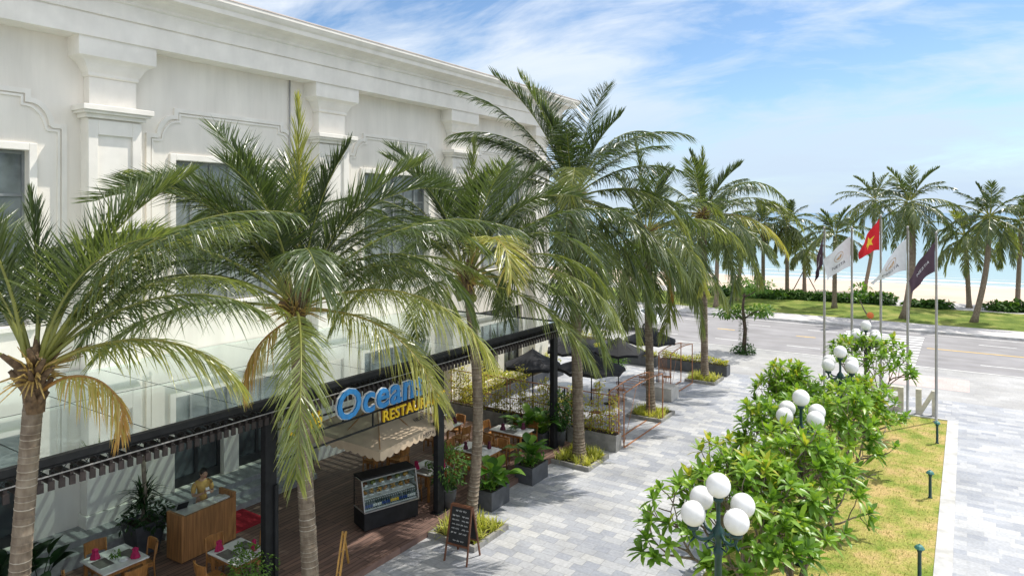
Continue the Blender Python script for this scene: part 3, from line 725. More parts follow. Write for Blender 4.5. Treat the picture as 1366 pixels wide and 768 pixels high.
CAMR = R(YAW)   # world angle of camera right, frond azimuths below are counted from it (0 right, 90 away, 180 left, 270 nearer)
def palm(base, top, fronds, label, r=0.17, nl=74, L=4.2, leaf=0.75, w0=0.042, group=None, bow=(0, 0), dry=None, fruit=True, seed=1, near=True, name='coconut_palm', guard=None):
    rng = random.Random(seed)
    o = empty(name, base, 0, label, 'palm tree', group)
    bx, by, bz = base; tx, ty, tz = top[0] - bx, top[1] - by, top[2] - bz
    trunk_mb((0, 0, -0.05), (tx, ty, tz), r, r * 0.82, bow, rings=near, rng=rng).build('trunk', M['trunk'], o)
    cr = MB()
    for fr_ in fronds:
        az, el, ln, bd, tint = fr_[:5]; lsc = fr_[5] if len(fr_) > 5 else 1.0
        a = CAMR + R(az); e = R(el)
        b = (tx + 0.12 * math.cos(a), ty + 0.12 * math.sin(a), tz + 0.1 + 0.30 * max(0, math.sin(e)))
        young = el > 62
        frond_arrays(cr, b, a, el, ln, bd, nl, leaf * lsc * (1.0 if el < 79 else 0.7), w0, 0.08 if young else (rng.uniform(0.35, 0.8) if el > 34 else rng.uniform(0.5, 0.8)), 0.42 if young else rng.uniform(0.02, 0.30), tint, rng, side=rng.uniform(-0.22, 0.22), start=0.16, rach=0.034 if near else 0.05, seg=16 if near else 9)
    cr.build('crown', M['palm'], o)
    if near:
        fb = MB()
        for k in range(26):       # old leaf bases and fibre
            a = rng.uniform(0, 2 * PI); e = rng.uniform(R(25), R(75)); l = rng.uniform(0.25, 0.55)
            p = Vector((tx, ty, tz + rng.uniform(-0.35, 0.25))); q = p + Vector((math.cos(a) * math.cos(e), math.sin(a) * math.cos(e), math.sin(e))) * l
            fb.tube([p, q], [0.075, 0.03], 5)
        fb.tube([(tx, ty, tz - 0.35), (tx, ty, tz), (tx, ty, tz + 0.4)], [r * 0.85, r * 1.05, r * 0.5], 9)
        fb.build('leaf_base', M['fibre'], o)
        sp = MB()
        for k in range(5):
            a = rng.uniform(0, 2 * PI)
            for j in range(11):
                a2 = a + rng.uniform(-0.6, 0.6); e = rng.uniform(-0.3, 0.9); l = rng.uniform(0.35, 0.8)
                p = Vector((tx, ty, tz + 0.05)); q = p + Vector((math.cos(a2) * math.cos(e), math.sin(a2) * math.cos(e), math.sin(e))) * l
                sp.tube([p, (p + q) / 2 + Vector((0, 0, 0.08)), q], [0.022, 0.014, 0.006], 4)
        sp.build('flower_stalk', M['spathe'], o)
        if fruit:
            for k in range(5):
                a = rng.uniform(0, 2 * PI); c = MB()
                c.sphere((tx + 0.25 * math.cos(a), ty + 0.25 * math.sin(a), tz - 0.15 - rng.uniform(0, 0.2)), 0.095, 9, 7, sq=(0.9, 0.9, 1.15)); c.build('coconut', M['coconut'], o)
    for dd in (dry or []):
        az, el, ln, bd, tint = dd; a = CAMR + R(az); d = MB()
        frond_arrays(d, (tx + 0.12 * math.cos(a), ty + 0.12 * math.sin(a), tz - 0.05), a, el, ln, bd, int(nl * 0.7), leaf * 0.6, w0, 0.9, -0.1, tint, rng, side=rng.uniform(-0.1, 0.1))
        t = d.build('dry_frond', M['palm'], o)
    return o

def crown(n, seed, L=4.2, lo=-28, hi=84, key=(), tint=(0.15, 0.6), skip=None):
    """key fronds first, then a spiral of young upright to old hanging ones"""
    rng = random.Random(seed); out = list(key)
    for k in range(n):
        t = (k + 0.5) / n
        az = (137.5 * k + seed * 40 + rng.uniform(-14, 14)) % 360
        if skip and any(a <= az <= b and t > t0 for a, b, t0 in skip): continue
        el = hi + (lo - hi) * t ** 0.9 + rng.uniform(-7, 7)
        ln = L * (0.62 + 0.42 * min(1, t * 2.2)) * rng.uniform(0.9, 1.08)
        bd = 25 + 68 * min(1, t * 1.7) * rng.uniform(0.6, 1.25)
        if el < 0: bd *= 0.62
        tn = tint[0] + (tint[1] - tint[0]) * (0.25 * rng.random() + 0.65 * (t ** 2 if rng.random() < 0.6 else rng.random()))
        out.append((az, el, ln, bd, tn))
    return out

G1 = 'coconut palms in a row along the restaurant walkway'
# nearest, at the left edge
palm((-10.4, 3.7, 0.05), (-10.12, 3.95, 5.75),
     crown(11, 3, 3.6, lo=42, hi=84, tint=(0.1, 0.55), skip=[(200, 345, 0.2)], key=[(8, 28, 2.7, 88, 0.62), (35, 62, 3.5, 70, 0.25), (20, 58, 3.1, 52, 0.5), (150, 66, 3.4, 60, 0.3), (60, 74, 3.3, 55, 0.2), (340, 70, 2.6, 70, 0.35), (185, 30, 2.8, 80, 0.5), (120, 50, 3.2, 60, 0.15), (45, 54, 3.5, 60, 0.2), (12, 44, 3.0, 75, 0.35), (170, 62, 3.3, 60, 0.2)]),
     'nearest coconut palm, cut by the frame edge, with a yellow wilted frond by its trunk', r=0.138, nl=108, leaf=0.9, w0=0.021, bow=(-0.05, 0), dry=[(355, 35, 1.6, 150, 0.86)], fruit=False, seed=11, group=G1)
# in front of the sign
palm((-10.4, 8.75, 0.05), (-10.72, 8.6, 6.0),
     crown(17, 5, 4.4, lo=22, hi=82, tint=(0.05, 0.55), skip=[(225, 345, 0.25)], key=[(180, 55, 4.6, 118, 0.35), (170, 38, 4.3, 95, 0.2), (188, 12, 3.9, 62, 0.5), (20, 40, 3.9, 120, 0.4), (0, 48, 4.1, 128, 0.25), (345, 5, 3.5, 75, 0.68), (353, 22, 4.1, 80, 0.62), (291, 4, 4.1, 92, 0.52, 0.72), (80, 88, 3.9, 12, 0.62), (200, 70, 3.9, 80, 0.1), (140, 58, 4.4, 85, 0.12), (160, 68, 4.2, 75, 0.2), (40, 60, 3.9, 90, 0.2), (290, 60, 3.2, 120, 0.3), (165, 60, 4.6, 70, 0.15), (176, 48, 4.6, 85, 0.1), (150, 72, 4.4, 45, 0.2), (186, 66, 4.4, 90, 0.25), (30, 66, 4.3, 80, 0.1), (15, 56, 4.3, 100, 0.3), (110, 64, 4.2, 60, 0.1)]),
     'bushy coconut palm with one long frond hanging down over its trunk before the sign', r=0.165, nl=114, leaf=1.15, w0=0.025, seed=12, dry=[(215, -25, 1.5, 70, 0.9)], group=G1)
palm((-10.4, 13.65, 0.1), (-10.35, 13.5, 6.2),
     crown(19, 8, 4.2, lo=0, hi=84, tint=(0.08, 0.55), skip=[(200, 330, 0.45)], key=[(5, 50, 4.0, 120, 0.35), (350, 20, 4.2, 85, 0.5), (335, -5, 3.8, 60, 0.45), (185, 50, 4.2, 115, 0.2), (190, 15, 3.6, 80, 0.5), (300, 62, 3.0, 150, 0.72), (80, 86, 3.3, 15, 0.4), (140, 70, 4.0, 50, 0.2), (170, 60, 4.2, 80, 0.15), (155, 74, 4.1, 50, 0.1), (20, 64, 4.2, 85, 0.2), (60, 70, 4.1, 60, 0.1)]),
     'curved coconut palm rising from the grass bed behind the chalkboard', r=0.14, nl=106, leaf=1.08, w0=0.027, bow=(0.22, 0.12), seed=13, group=G1)
palm((-10.45, 19.6, 0.1), (-10.6, 19.45, 8.3),
     crown(21, 14, 4.3, lo=-50, hi=84, tint=(0.02, 0.5), key=[(175, 72, 4.7, 35, 0.1), (188, 56, 4.5, 70, 0.2), (160, 52, 4.7, 65, 0.1), (120, 72, 4.6, 40, 0.1), (60, 74, 4.6, 40, 0.1), (345, 60, 4.3, 80, 0.2), (170, 62, 5.1, 45, 0.15), (150, 75, 4.2, 20, 0.3), (30, 62, 4.8, 80, 0.1), (5, 38, 3.7, 60, 0.15), (185, 38, 4.6, 105, 0.3), (270, 45, 3.6, 120, 0.55), (350, -12, 4.4, 55, 0.4), (300, -45, 4.6, 40, 0.45), (250, -50, 4.3, 30, 0.3), (330, -50, 4.8, 35, 0.5), (10, -38, 4.6, 45, 0.35), (0, 20, 4.3, 95, 0.5)]),
     'tallest coconut palm, crown above the roof line, hanging fronds around its straight trunk', r=0.185, nl=106, leaf=1.15, w0=0.031, seed=14, group=G1)
palm((-10.4, 25.5, 0.1), (-10.5, 25.3, 7.0),
     crown(22, 18, 4.0, lo=-60, hi=82, tint=(0.1, 0.55), key=[(90, 82, 3.8, 15, 0.35), (0, 30, 4.2, 95, 0.5), (340, -20, 4.0, 50, 0.45), (300, 10, 3.8, 110, 0.6), (20, 55, 4.0, 110, 0.4)]),
     'coconut palm with one orange dead frond, in the bed beside the rusty gate', r=0.17, nl=84, leaf=1.05, w0=0.040, seed=15, dry=[(330, -50, 2.4, 40, 0.97)], group=G1)
palm((-10.45, 32.3, 0.1), (-10.45, 32.1, 7.75),
     crown(24, 23, 4.2, lo=-60, hi=84, tint=(0.1, 0.6), key=[(90, 84, 3.0, 12, 0.45), (5, 32, 5.2, 95, 0.5), (350, 8, 4.4, 80, 0.72), (0, 55, 4.6, 110, 0.3), (330, -30, 4.0, 50, 0.5), (180, 30, 4.2, 90, 0.4)]),
     'last coconut palm of the walkway row, in the square bed nearest the road', r=0.175, nl=78, leaf=1.1, w0=0.044, seed=16, group=G1)
# seaside palms: photo position of the foot, of the crown, depth kept
def far_palm(u, v, uc, vc, label, n=22, L=3.6, seed=1, lean_keep=True, **k):  # leaf tint lightened to stand for distance haze
    x, y = ray_ground(u, v); D = -CS * x + CC * y
    z = CAM_H - (vc - 284) / 910 * D
    dx = (uc - u) / 910 * D
    return palm((x, y, 0.0), (x + dx * CC, y + dx * CS, z), crown(n, seed, L, lo=k.pop('lo', -45), hi=82, tint=k.pop('tint', (0.1, 0.6))), label, r=k.pop('r', 0.19), nl=46, leaf=k.pop('leaf', 0.9), w0=0.075, near=False, seed=seed + 60, bow=k.pop('bow', (0, 0)), group='palms along the seafront')
far_palm(1018, 396, 1018, 300, 'slim seafront palm left of the beach gap, crown above the sea horizon', seed=3, L=3.3)
far_palm(1050, 398, 1050, 300, 'seafront palm with drooping crown behind the low dark hedge', seed=7, L=3.2, lo=-60)
far_palm(1073, 391, 1073, 335, 'small young palm held by slanting wooden stakes on the sand', seed=9, L=2.4, n=16, tint=(0.2, 0.6))
far_palm(1113, 411, 1114, 315, 'bright green low palm just behind the first two flags', seed=4, L=3.2, tint=(0.2, 0.65), lo=-25)
far_palm(1153, 386, 1166, 268, 'leaning seafront palm with crown just above the red flag', seed=6, L=4.2, tint=(0.1, 0.6), bow=(0.3, 0))
far_palm(1206, 425, 1213, 272, 'big dark seafront palm between the red and the last white flag', seed=10, L=4.2, n=26, r=0.26, bow=(0.35, 0.2), lo=-58)
far_palm(1299, 430, 1320, 292, 'leaning palm on the verge with a full round crown right of the flags', seed=12, L=3.7, n=24, r=0.2, bow=(0.25, 0.1), lo=-50)
far_palm(1293, 411, 1288, 318, 'shorter palm behind the leaning palm, right of the plum flag', seed=13, L=3.4, tint=(0.15, 0.6))
far_palm(1357, 409, 1362, 300, 'palm at the right edge of the view by the low bushes', seed=15, L=3.8, tint=(0.1, 0.6))
far_palm(955, 410, 958, 300, 'seafront palm seen behind the last walkway palm', seed=16, L=3.6)
far_palm(984, 401, 990, 318, 'seafront palm standing behind the small climbing tree', seed=21, L=3.3)
far_palm(868, 400, 872, 330, 'seafront palm half hidden behind the orange frond', seed=22, L=3.3)

# ================================================================== FRANGIPANI
def frangipani(base, h, rad, seed, label, tips=70, lean=(0, 0), leaf=0.345, keep=0.68, stems=3, group='frangipani trees on the lawn'):
    rng = random.Random(seed)
    o = empty('frangipani_tree', base, 0, label, 'tree', group)
    br = MB(); ends = []
    def grow(p, d, l, r, depth):
        q = p + d * l
        mid = (p + q) / 2 + Vector((rng.uniform(-1, 1), rng.uniform(-1, 1), rng.uniform(-0.3, 0.5))) * l * 0.09
        br.tube([p, mid, q], [r, r * 0.88, r * 0.78], 6)
        if depth == 0: ends.append((q, (q - mid).normalized())); return
        k = 3 if rng.random() < 0.45 else 2
        ph = rng.uniform(0, 2 * PI)
        for j in range(k):
            a = ph + 2 * PI * j / k + rng.uniform(-0.4, 0.4)
            s = Vector((math.cos(a), math.sin(a), 0)); s = (s - d * s.dot(d)).normalized()
            sp = rng.uniform(0.5, 0.95)
            nd = (d * (1 - sp * 0.35) + s * sp + Vector((0, 0, 0.18))).normalized()
            grow(q, nd, l * rng.uniform(0.68, 0.9), r * 0.72, depth - 1)
    for s in range(stems):
        a = 2 * PI * s / stems + rng.uniform(-0.5, 0.5)
        d = Vector((math.cos(a) * 0.45 + lean[0], math.sin(a) * 0.45 + lean[1], 1)).normalized()
        grow(Vector((0.12 * math.cos(a), 0.12 * math.sin(a), 0)), d, h * 0.30, 0.055, 4)
    # fit the spread
    mx = max(math.hypot(e[0].x, e[0].y) for e in ends); mz = max(e[0].z for e in ends)
    sx, sz = rad / mx, (h - 0.12) / mz
    br.v = [(x * sx, y * sx, z * sz) for x, y, z in br.v]
    br.build('trunk', M['branch'], o)
    rng.shuffle(ends); lf = MB()
    for q, d in ends[:int(min(tips * 3, len(ends) * keep))]:
        q = Vector((q.x * sx, q.y * sx, q.z * sz)); n = rng.randint(12, 16); ph = rng.uniform(0, 6)
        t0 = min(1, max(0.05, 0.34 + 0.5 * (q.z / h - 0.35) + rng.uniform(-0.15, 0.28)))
        up = (d * 0.5 + Vector((0, 0, 0.8))).normalized()
        ax = up.cross(Vector((1, 0.2, 0))).normalized(); ay = up.cross(ax)
        for j in range(n):
            a = ph + j * 2.4; e = R(78) - R(95) * (j / n) + rng.uniform(-0.18, 0.18)
            dd = (ax * math.cos(a) + ay * math.sin(a)) * math.cos(e) + up * math.sin(e)
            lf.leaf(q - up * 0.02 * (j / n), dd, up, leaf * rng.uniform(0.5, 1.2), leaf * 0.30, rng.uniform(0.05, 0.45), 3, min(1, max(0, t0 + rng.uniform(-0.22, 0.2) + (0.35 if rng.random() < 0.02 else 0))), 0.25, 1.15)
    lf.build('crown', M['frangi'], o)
    return o
frangipani((-3.85, 13.7, 0), 3.3, 1.95, 2, 'frangipani tree nearest the camera, spreading beside the first globe lamp', 80, stems=5, keep=0.88)
frangipani((-3.05, 15.4, 0), 3.75, 1.75, 5, 'broad frangipani tree in the middle of the lawn, twisted branches at its foot', 80, stems=5)
frangipani((-3.0, 19.7, 0), 3.5, 1.6, 9, 'tall bright green frangipani tree just left of the middle bollard', 75, stems=3)
frangipani((-3.9, 17.6, 0), 3.55, 1.25, 27, 'frangipani tree on the walkway side of the lawn, half hiding the second lamp', 60, stems=3)
frangipani((-3.0, 23.8, 0), 3.0, 1.5, 12, 'thin stemmed frangipani tree beside the third globe lamp', 60, stems=3)
frangipani((-4.45, 22.0, 0), 3.5, 1.2, 16, 'sparse frangipani tree with bare forked branches over the walkway edge', 30, stems=3)
frangipani((-2.95, 28.3, 0), 3.6, 1.45, 21, 'frangipani tree on a single dark trunk before the cream letters', 60, stems=2)

# ================================================================== LAMPS, BOLLARDS
def lamp(loc, label):
    o = empty('globe_lamp', loc, 0, label, 'street lamp', 'green five globe lamps on the lawn')
    p = MB(); p.lathe([(0.17, 0), (0.17, 0.12), (0.12, 0.16), (0.10, 0.5), (0.075, 0.56), (0.062, 0.6), (0.055, 2.7), (0.075, 2.74), (0.075, 2.80), (0.05, 2.84), (0.05, 2.95), (0.095, 3.02), (0.095, 3.1), (0.05, 3.16), (0.032, 3.2), (0.032, 3.52), (0.075, 3.56), (0.08, 3.6), (0.04, 3.62)], n=16)
    p.build('pole', M['green_iron'], o)
    g = MB(); g.sphere((0, 0, 3.79), 0.187, 24, 16); g.build('globe', M['globe'], o)
    for k in range(4):
        a = R(52 + 90 * k); c, s = math.cos(a), math.sin(a)
        arm = MB(); pts = []
        for t, z in ((0.04, 3.08), (0.16, 3.00), (0.30, 3.0), (0.42, 3.07), (0.45, 3.17)): pts.append((t * c, t * s, z))
        arm.tube(pts, [0.032, 0.026, 0.024, 0.024, 0.03], 8)
        arm.tube([(0.08 * c, 0.08 * s, 2.86), (0.2 * c, 0.2 * s, 2.85), (0.24 * c, 0.24 * s, 2.93), (0.16 * c, 0.16 * s, 2.97)], 0.014, 6)
        arm.tube([(0.42 * c, 0.42 * s, 3.06), (0.5 * c, 0.5 * s, 3.0), (0.53 * c, 0.53 * s, 3.07)], [0.02, 0.014, 0.012], 6)
        arm.lathe([(0.03, 3.16), (0.085, 3.2), (0.09, 3.235), (0.05, 3.245)], (0.45 * c, 0.45 * s, 0), 14)
        ao = arm.build('arm', M['green_iron'], o)
        g = MB(); g.sphere((0.45 * c, 0.45 * s, 3.42), 0.187, 24, 16); g.build('globe', M['globe'], o)
lamp((-3.2, 10.55, 0), 'green iron lamp with five white globes, closest to the camera at the lawn')
lamp((-3.15, 16.6, 0), 'five globe lamp half buried in the frangipani leaves, second from the camera')
lamp((-3.2, 22.75, 0), 'five globe lamp rising clear over the leaves, third from the camera')
lamp((-3.15, 28.6, 0), 'five globe lamp seen against the zebra crossing, farthest from the camera')
for (y, lb) in ((17.3, 'short green bollard light at the lawn edge nearest the camera'), (22.45, 'short green bollard light at the middle of the lawn edge'), (27.9, 'short green bollard light at the lawn edge below the plum flag pole')):
    o = empty('bollard_light', (-0.86, y, 0.01), 0, lb, 'bollard light', 'bollards along the lawn edge')
    b = MB(); b.lathe([(0.06, 0), (0.06, 0.02), (0.04, 0.03), (0.038, 0.6), (0.05, 0.62), (0.05, 0.68)], n=12); b.build('post', M['green_iron'], o)
    b = MB(); b.lathe([(0.10, 0.68), (0.105, 0.70), (0.07, 0.745), (0.025, 0.77), (0.01, 0.79)], n=8, smooth=False); b.build('cap', M['verd'], o)

# ================================================================== FLAGS
def flag_surface(w, h, fly, drop, wave, seed, pinch=0.2):
    """cloth hanging from the hoist along -Z, flying to local +X with sag"""
    r = random.Random(seed); p1, p2 = r.random() * 6, r.random() * 6
    def S(s, t):      # s along the fly 0..1, t down the hoist 0..1
        sag = drop * s ** 1.15
        x = w * fly * s * (1 - 0.10 * t * s); z = -h * t * (1 - pinch * s) - sag
        y = wave * s ** 0.7 * (math.sin(s * 7.0 + t * 2.2 + p1) * 0.6 + math.sin(s * 12 + p2 - t * 3) * 0.3)
        return Vector((x, y, z))
    return S
def flag_cloth(S, n=24, m=16):
    mb = MB(); vs = [S(i / n, j / m) for j in range(m + 1) for i in range(n + 1)]
    fs = [(j * (n + 1) + i, j * (n + 1) + i + 1, (j + 1) * (n + 1) + i + 1, (j + 1) * (n + 1) + i) for j in range(m) for i in range(n)]
    return mb.add(vs, fs, smooth=True)
def on_flag(S, mb, off, cuts=2):
    """press flat artwork (x=s, y=t) on the cloth"""
    bm = bmesh.new(); vs = [bm.verts.new((p[0], p[1], 0)) for p in mb.v]
    for f in mb.f:
        try: bm.faces.new([vs[i] for i in f])
        except ValueError: pass
    bmesh.ops.triangulate(bm, faces=bm.faces); bmesh.ops.subdivide_edges(bm, edges=bm.edges, cuts=cuts)
    out = MB(); P = []
    for v in bm.verts:
        s, t = v.co.x, v.co.y
        a = S(s, t); n = (S(s + 0.01, t) - a).cross(S(s, t + 0.01) - a).normalized(); P.append(a + n * off)
    bm.verts.index_update()
    out.add(P, [tuple(v.index for v in f.verts) for f in bm.faces], smooth=True); bm.free(); return out
def art_text(body, size, s0, t0, aspect, ang=0.0):
    m = text_mb(body, size, align='CENTER')
    ca, sa = math.cos(ang), math.sin(ang)
    m.v = [(s0 + (p[0] * ca - p[1] * sa), t0 - (p[0] * sa + p[1] * ca) * aspect, 0) for p in m.v]; return m
def art_ring(s0, t0, r, w, aspect, n=28, a0=0, a1=2 * PI):
    m = MB(); vs = []
    for i in range(n + 1):
        a = a0 + (a1 - a0) * i / n
        for q in (r - w, r): vs.append((s0 + q * math.cos(a), t0 + q * math.sin(a) * aspect, 0))
    return m.add(vs, [(2 * i, 2 * i + 1, 2 * i + 3, 2 * i + 2) for i in range(n)])
FLY = CAMR + R(180)        # the breeze blows the cloth to the left of the view
def flagpole(x, H, cloth, label, pole_label, w=1.15, h=0.85, fly=0.72, drop=0.7, wave=0.1, seed=1, turn=0.0, low=0.12, pinch=0.2):
    p = empty('flagpole', (x, 30.75, 0), 0, pole_label, 'flagpole', 'steel flagpoles behind the lawn')
    m = MB(); m.lathe([(0.11, 0), (0.11, 0.03), (0.05, 0.05), (0.046, 2.0), (0.030, H), (0.0301, H)], n=12); m.build('pole', M['steel'], p)
    m = MB(); m.sphere((0, 0, H + 0.04), 0.05, 12, 8); m.build('finial', M['steel'], p)
    m = MB(); m.tube([(0.05, 0, 1.1), (0.042, 0.01, H - 0.1)], 0.006, 4); m.build('halyard', M['white_paint'], p)
    a = FLY + R(turn)
    f = empty('flag', (x + 0.05 * math.cos(a), 30.75 + 0.05 * math.sin(a), H - low), a, label, 'flag', 'flags on the five poles')
    S = flag_surface(w, h, fly, drop, wave, seed, pinch)
    c = flag_cloth(S).build('cloth', M[cloth], f)
    for off in (0.008, -0.008):
        mir = off > 0
        if cloth == 'flag_white':
            asp = w / h * 0.9
            sc = 0.46
            for r_, w_, col in ((0.17, 0.016, 'gold'),):
                on_flag(S, art_ring(sc, 0.42, r_, w_, asp), off).build('emblem_ring', M[col], c)
            on_flag(S, art_ring(sc + 0.02, 0.40, 0.11, 0.05, asp, 16, 0.6, 3.6), off).build('emblem', M['gold'], c)
            on_flag(S, art_ring(sc - 0.01, 0.46, 0.07, 0.03, asp, 12, 3.6, 6.6), off).build('emblem', M['gold'], c)
            tx = art_text('NESTA', 0.17, 0, 0, asp)
            tx.v = [(sc + (p_[0] if not mir else -p_[0]) * 1.0, 0.80 + p_[1], 0) for p_ in tx.v]
            on_flag(S, tx, off).build('lettering', M['ink'], c)
        elif cloth == 'flag_dark':
            tx = art_text('NESTA', 0.16, 0, 0, w / h)
            tx.v = [(0.45 + (p_[0] if not mir else -p_[0]), 0.55 + p_[1], 0) for p_ in tx.v]
            on_flag(S, tx, off).build('lettering', M['flag_white'], c)
        else:
            st = MB(); pts = []
            for k in range(10):
                rr = 0.25 if k % 2 == 0 else 0.098; an = -PI / 2 + PI * k / 5
                pts.append((0.47 + rr * math.cos(an) * h / w * 1.15, 0.5 + rr * math.sin(an) * 1.15, 0))
            st.add([(0.47, 0.5, 0)] + pts, [(0, 1 + k, 1 + (k + 1) % 10) for k in range(10)])
            on_flag(S, st, off * 1.4, 3).build('star', M['yellow'], c)
flagpole(-4.93, 7.35, 'flag_dark', 'plum flag hanging nearly limp on the first pole from the left', 'steel flagpole of the limp plum flag, leftmost of the five', w=1.3, h=1.15, fly=0.28, drop=1.45, wave=0.17, seed=3, low=0.35, pinch=0.55)
flagpole(-3.9, 7.35, 'flag_white', 'white flag spread wide showing the round tan emblem', 'steel flagpole carrying the white flag with the visible emblem', w=1.3, h=1.22, fly=0.82, drop=0.95, wave=0.12, seed=5, low=0.3, pinch=0.3)
flagpole(-2.86, 7.85, 'flag_red', 'red flag with a yellow star on the middle pole', 'tallest steel flagpole, carrying the red flag', w=1.3, h=1.25, fly=0.66, drop=1.35, wave=0.2, seed=8, low=0.08, pinch=0.78)
flagpole(-1.93, 7.4, 'flag_white', 'white flag drooping in folds, emblem half hidden, second from the right', 'steel flagpole of the drooping white flag', w=1.6, h=1.25, fly=0.86, drop=1.75, wave=0.22, seed=12, low=0.4, pinch=0.95)
flagpole(-0.98, 7.2, 'flag_dark', 'plum flag flying slanted on the rightmost pole', 'steel flagpole at the lawn corner carrying the slanted plum flag', w=1.3, h=1.15, fly=0.80, drop=1.5, wave=0.15, seed=14, low=0.3, pinch=0.55)

# ================================================================== BIG LETTERS facing the road, seen from behind
def big_letter(ch, x, label):
    """letters read from the road, so X runs backwards here"""
    polys = {
        'N': [[(0, 0), (0.2, 0), (0.2, 1), (0, 1)], [(0.55, 0), (0.75, 0), (0.75, 1), (0.55, 1)], [(0.2, 1.0), (0.2, 0.68), (0.55, 0.0), (0.55, 0.32)]],
        'E': [[(0, 0), (0.2, 0), (0.2, 1), (0, 1)], [(0.2, 0), (0.6, 0), (0.6, 0.18), (0.2, 0.18)], [(0.2, 0.41), (0.55, 0.41), (0.55, 0.59), (0.2, 0.59)], [(0.2, 0.82), (0.6, 0.82), (0.6, 1), (0.2, 1)]],
        'S': [[(0, 0), (0.6, 0), (0.6, 0.18), (0, 0.18)], [(0.42, 0.18), (0.6, 0.18), (0.6, 0.41), (0.42, 0.41)], [(0, 0.41), (0.6, 0.41), (0.6, 0.59), (0, 0.59)], [(0, 0.59), (0.18, 0.59), (0.18, 0.82), (0, 0.82)], [(0, 0.82), (0.6, 0.82), (0.6, 1), (0, 1)]],
        'T': [[(0.22, 0), (0.42, 0), (0.42, 0.82), (0.22, 0.82)], [(0, 0.82), (0.64, 0.82), (0.64, 1), (0, 1)]],
        'A': [[(0, 0), (0.18, 0), (0.40, 1), (0.28, 1)], [(0.50, 0), (0.68, 0), (0.40, 1), (0.30, 0.9)], [(0.15, 0.25), (0.54, 0.25), (0.50, 0.4), (0.19, 0.4)]]}[ch]
    mb = MB()
    for k, pl in enumerate(polys):
        n = len(pl); t = 0.13 - 0.003 * k
        vs = [(-a, -t, b) for a, b in pl] + [(-a, t, b) for a, b in pl]
        mb.add(vs, [tuple(range(n)), tuple(range(2 * n - 1, n - 1, -1))] + [(i, n + i, n + (i + 1) % n, (i + 1) % n) for i in range(n)])
    o = mb.build('sign_letter', M['letter'], None, (x, 31.6, 0.0))
    return tag(o, label, 'sign letter', 'big cream letters facing the road')
big_letter('N', -0.95, 'cream concrete letter N seen from behind, between the two right flagpoles')
big_letter('E', -2.12, 'cream concrete letter E seen from behind, beside the letter N')
big_letter('S', -3.1, 'cream concrete letter S hidden by the frangipani leaves')
# ================================================================== PLANTING BEDS
def blades(n, area, h, wd, seed, m, name, label_kind='stuff', loc=(0, 0, 0), spread=0.6, tint=(0.1, 1.0)):
    rng = random.Random(seed); mb = MB(); x0, x1, y0, y1 = area
    k = 0
    while k < n:
        cx, cy = rng.uniform(x0, x1), rng.uniform(y0, y1)
        for j in range(rng.randint(7, 12)):
            a = rng.uniform(0, 2 * PI); e = rng.uniform(0.5, 1.4); l = h * rng.uniform(0.7, 1.3)
            mb.leaf((cx + rng.uniform(-.03, .03), cy + rng.uniform(-.03, .03), 0), (math.cos(a) * math.cos(e), math.sin(a) * math.cos(e), math.sin(e)), (0, 0, 1), l, wd, spread * (1.5 - e), 4, rng.uniform(*tint), 0.3, 0.6); k += 1
    o = mb.build(name, m, None, loc)
    return tag(o, kind=label_kind)
def bed(cx, cy, label, seed, s=1.45):
    o = empty('planting_bed', (cx, cy, 0), 0, label, 'planting bed', 'square palm beds along the walkway')
    h = s / 2; k = MB(); t = 0.09
    k.bb(-h, h, -h, -h + t, -0.02, 0.13); k.bb(-h, h, h - t, h, -0.02, 0.13); k.bb(-h, -h + t, -h + t, h - t, -0.02, 0.13); k.bb(h - t, h, -h + t, h - t, -0.02, 0.13)
    k.build('kerb', M['concrete'], o, bevel=0.008)
    q = MB(); q.bb(-h + t, h - t, -h + t, h - t, 0.0, 0.08); q.build('soil', M['soil'], o)
    blades(820, (-h + 0.12, h - 0.12, -h + 0.12, h - 0.12), 0.34, 0.026, seed, M['yellow_grass'], 'variegated_grass', loc=(cx, cy, 0.08))
bed(-10.38, 13.6, 'square concrete edged bed of yellow grass behind the chalkboard', 1)
bed(-10.45, 19.58, 'square concrete edged bed at the foot of the tallest palm', 2)
bed(-10.4, 25.5, 'square concrete edged bed of yellow grass by the first rusty gate', 3)
bed(-10.45, 32.25, 'square concrete edged bed of yellow grass nearest the road', 4)
bed(-10.4, 8.7, 'square concrete edged bed under the palm with the long hanging frond', 5)

# ================================================================== LEAFY PLANTS
def ball_leaves(mb, c, rad, n, L, W, rng, tint=(0.1, 0.8), flat=1.0, core=0.55):
    for k in range(n):
        while True:
            p = Vector((rng.uniform(-1, 1), rng.uniform(-1, 1), rng.uniform(-1, 1)))
            if core < p.length < 1: break
        lump = 1 + 0.18 * math.sin(p.x * 7 + c[0]) * math.sin(p.y * 6 + p.z * 5)
        q = Vector((c[0] + p.x * rad[0] * lump, c[1] + p.y * rad[1] * lump, c[2] + p.z * rad[2] * lump))
        d = (p.normalized() * 0.8 + Vector((rng.uniform(-1, 1), rng.uniform(-1, 1), rng.uniform(-0.8, 0.6)))).normalized()
        up = (p.normalized() + Vector((0, 0, 0.7)) + Vector((rng.uniform(-.5, .5), rng.uniform(-.5, .5), 0))).normalized()
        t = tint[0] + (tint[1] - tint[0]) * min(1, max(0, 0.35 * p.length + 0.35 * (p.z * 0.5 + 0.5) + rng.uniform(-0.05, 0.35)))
        mb.leaf(q, d, up, L * rng.uniform(0.7, 1.2), W * rng.uniform(0.8, 1.2), rng.uniform(0.05, 0.4), 2, t, 0.25, 0.75)
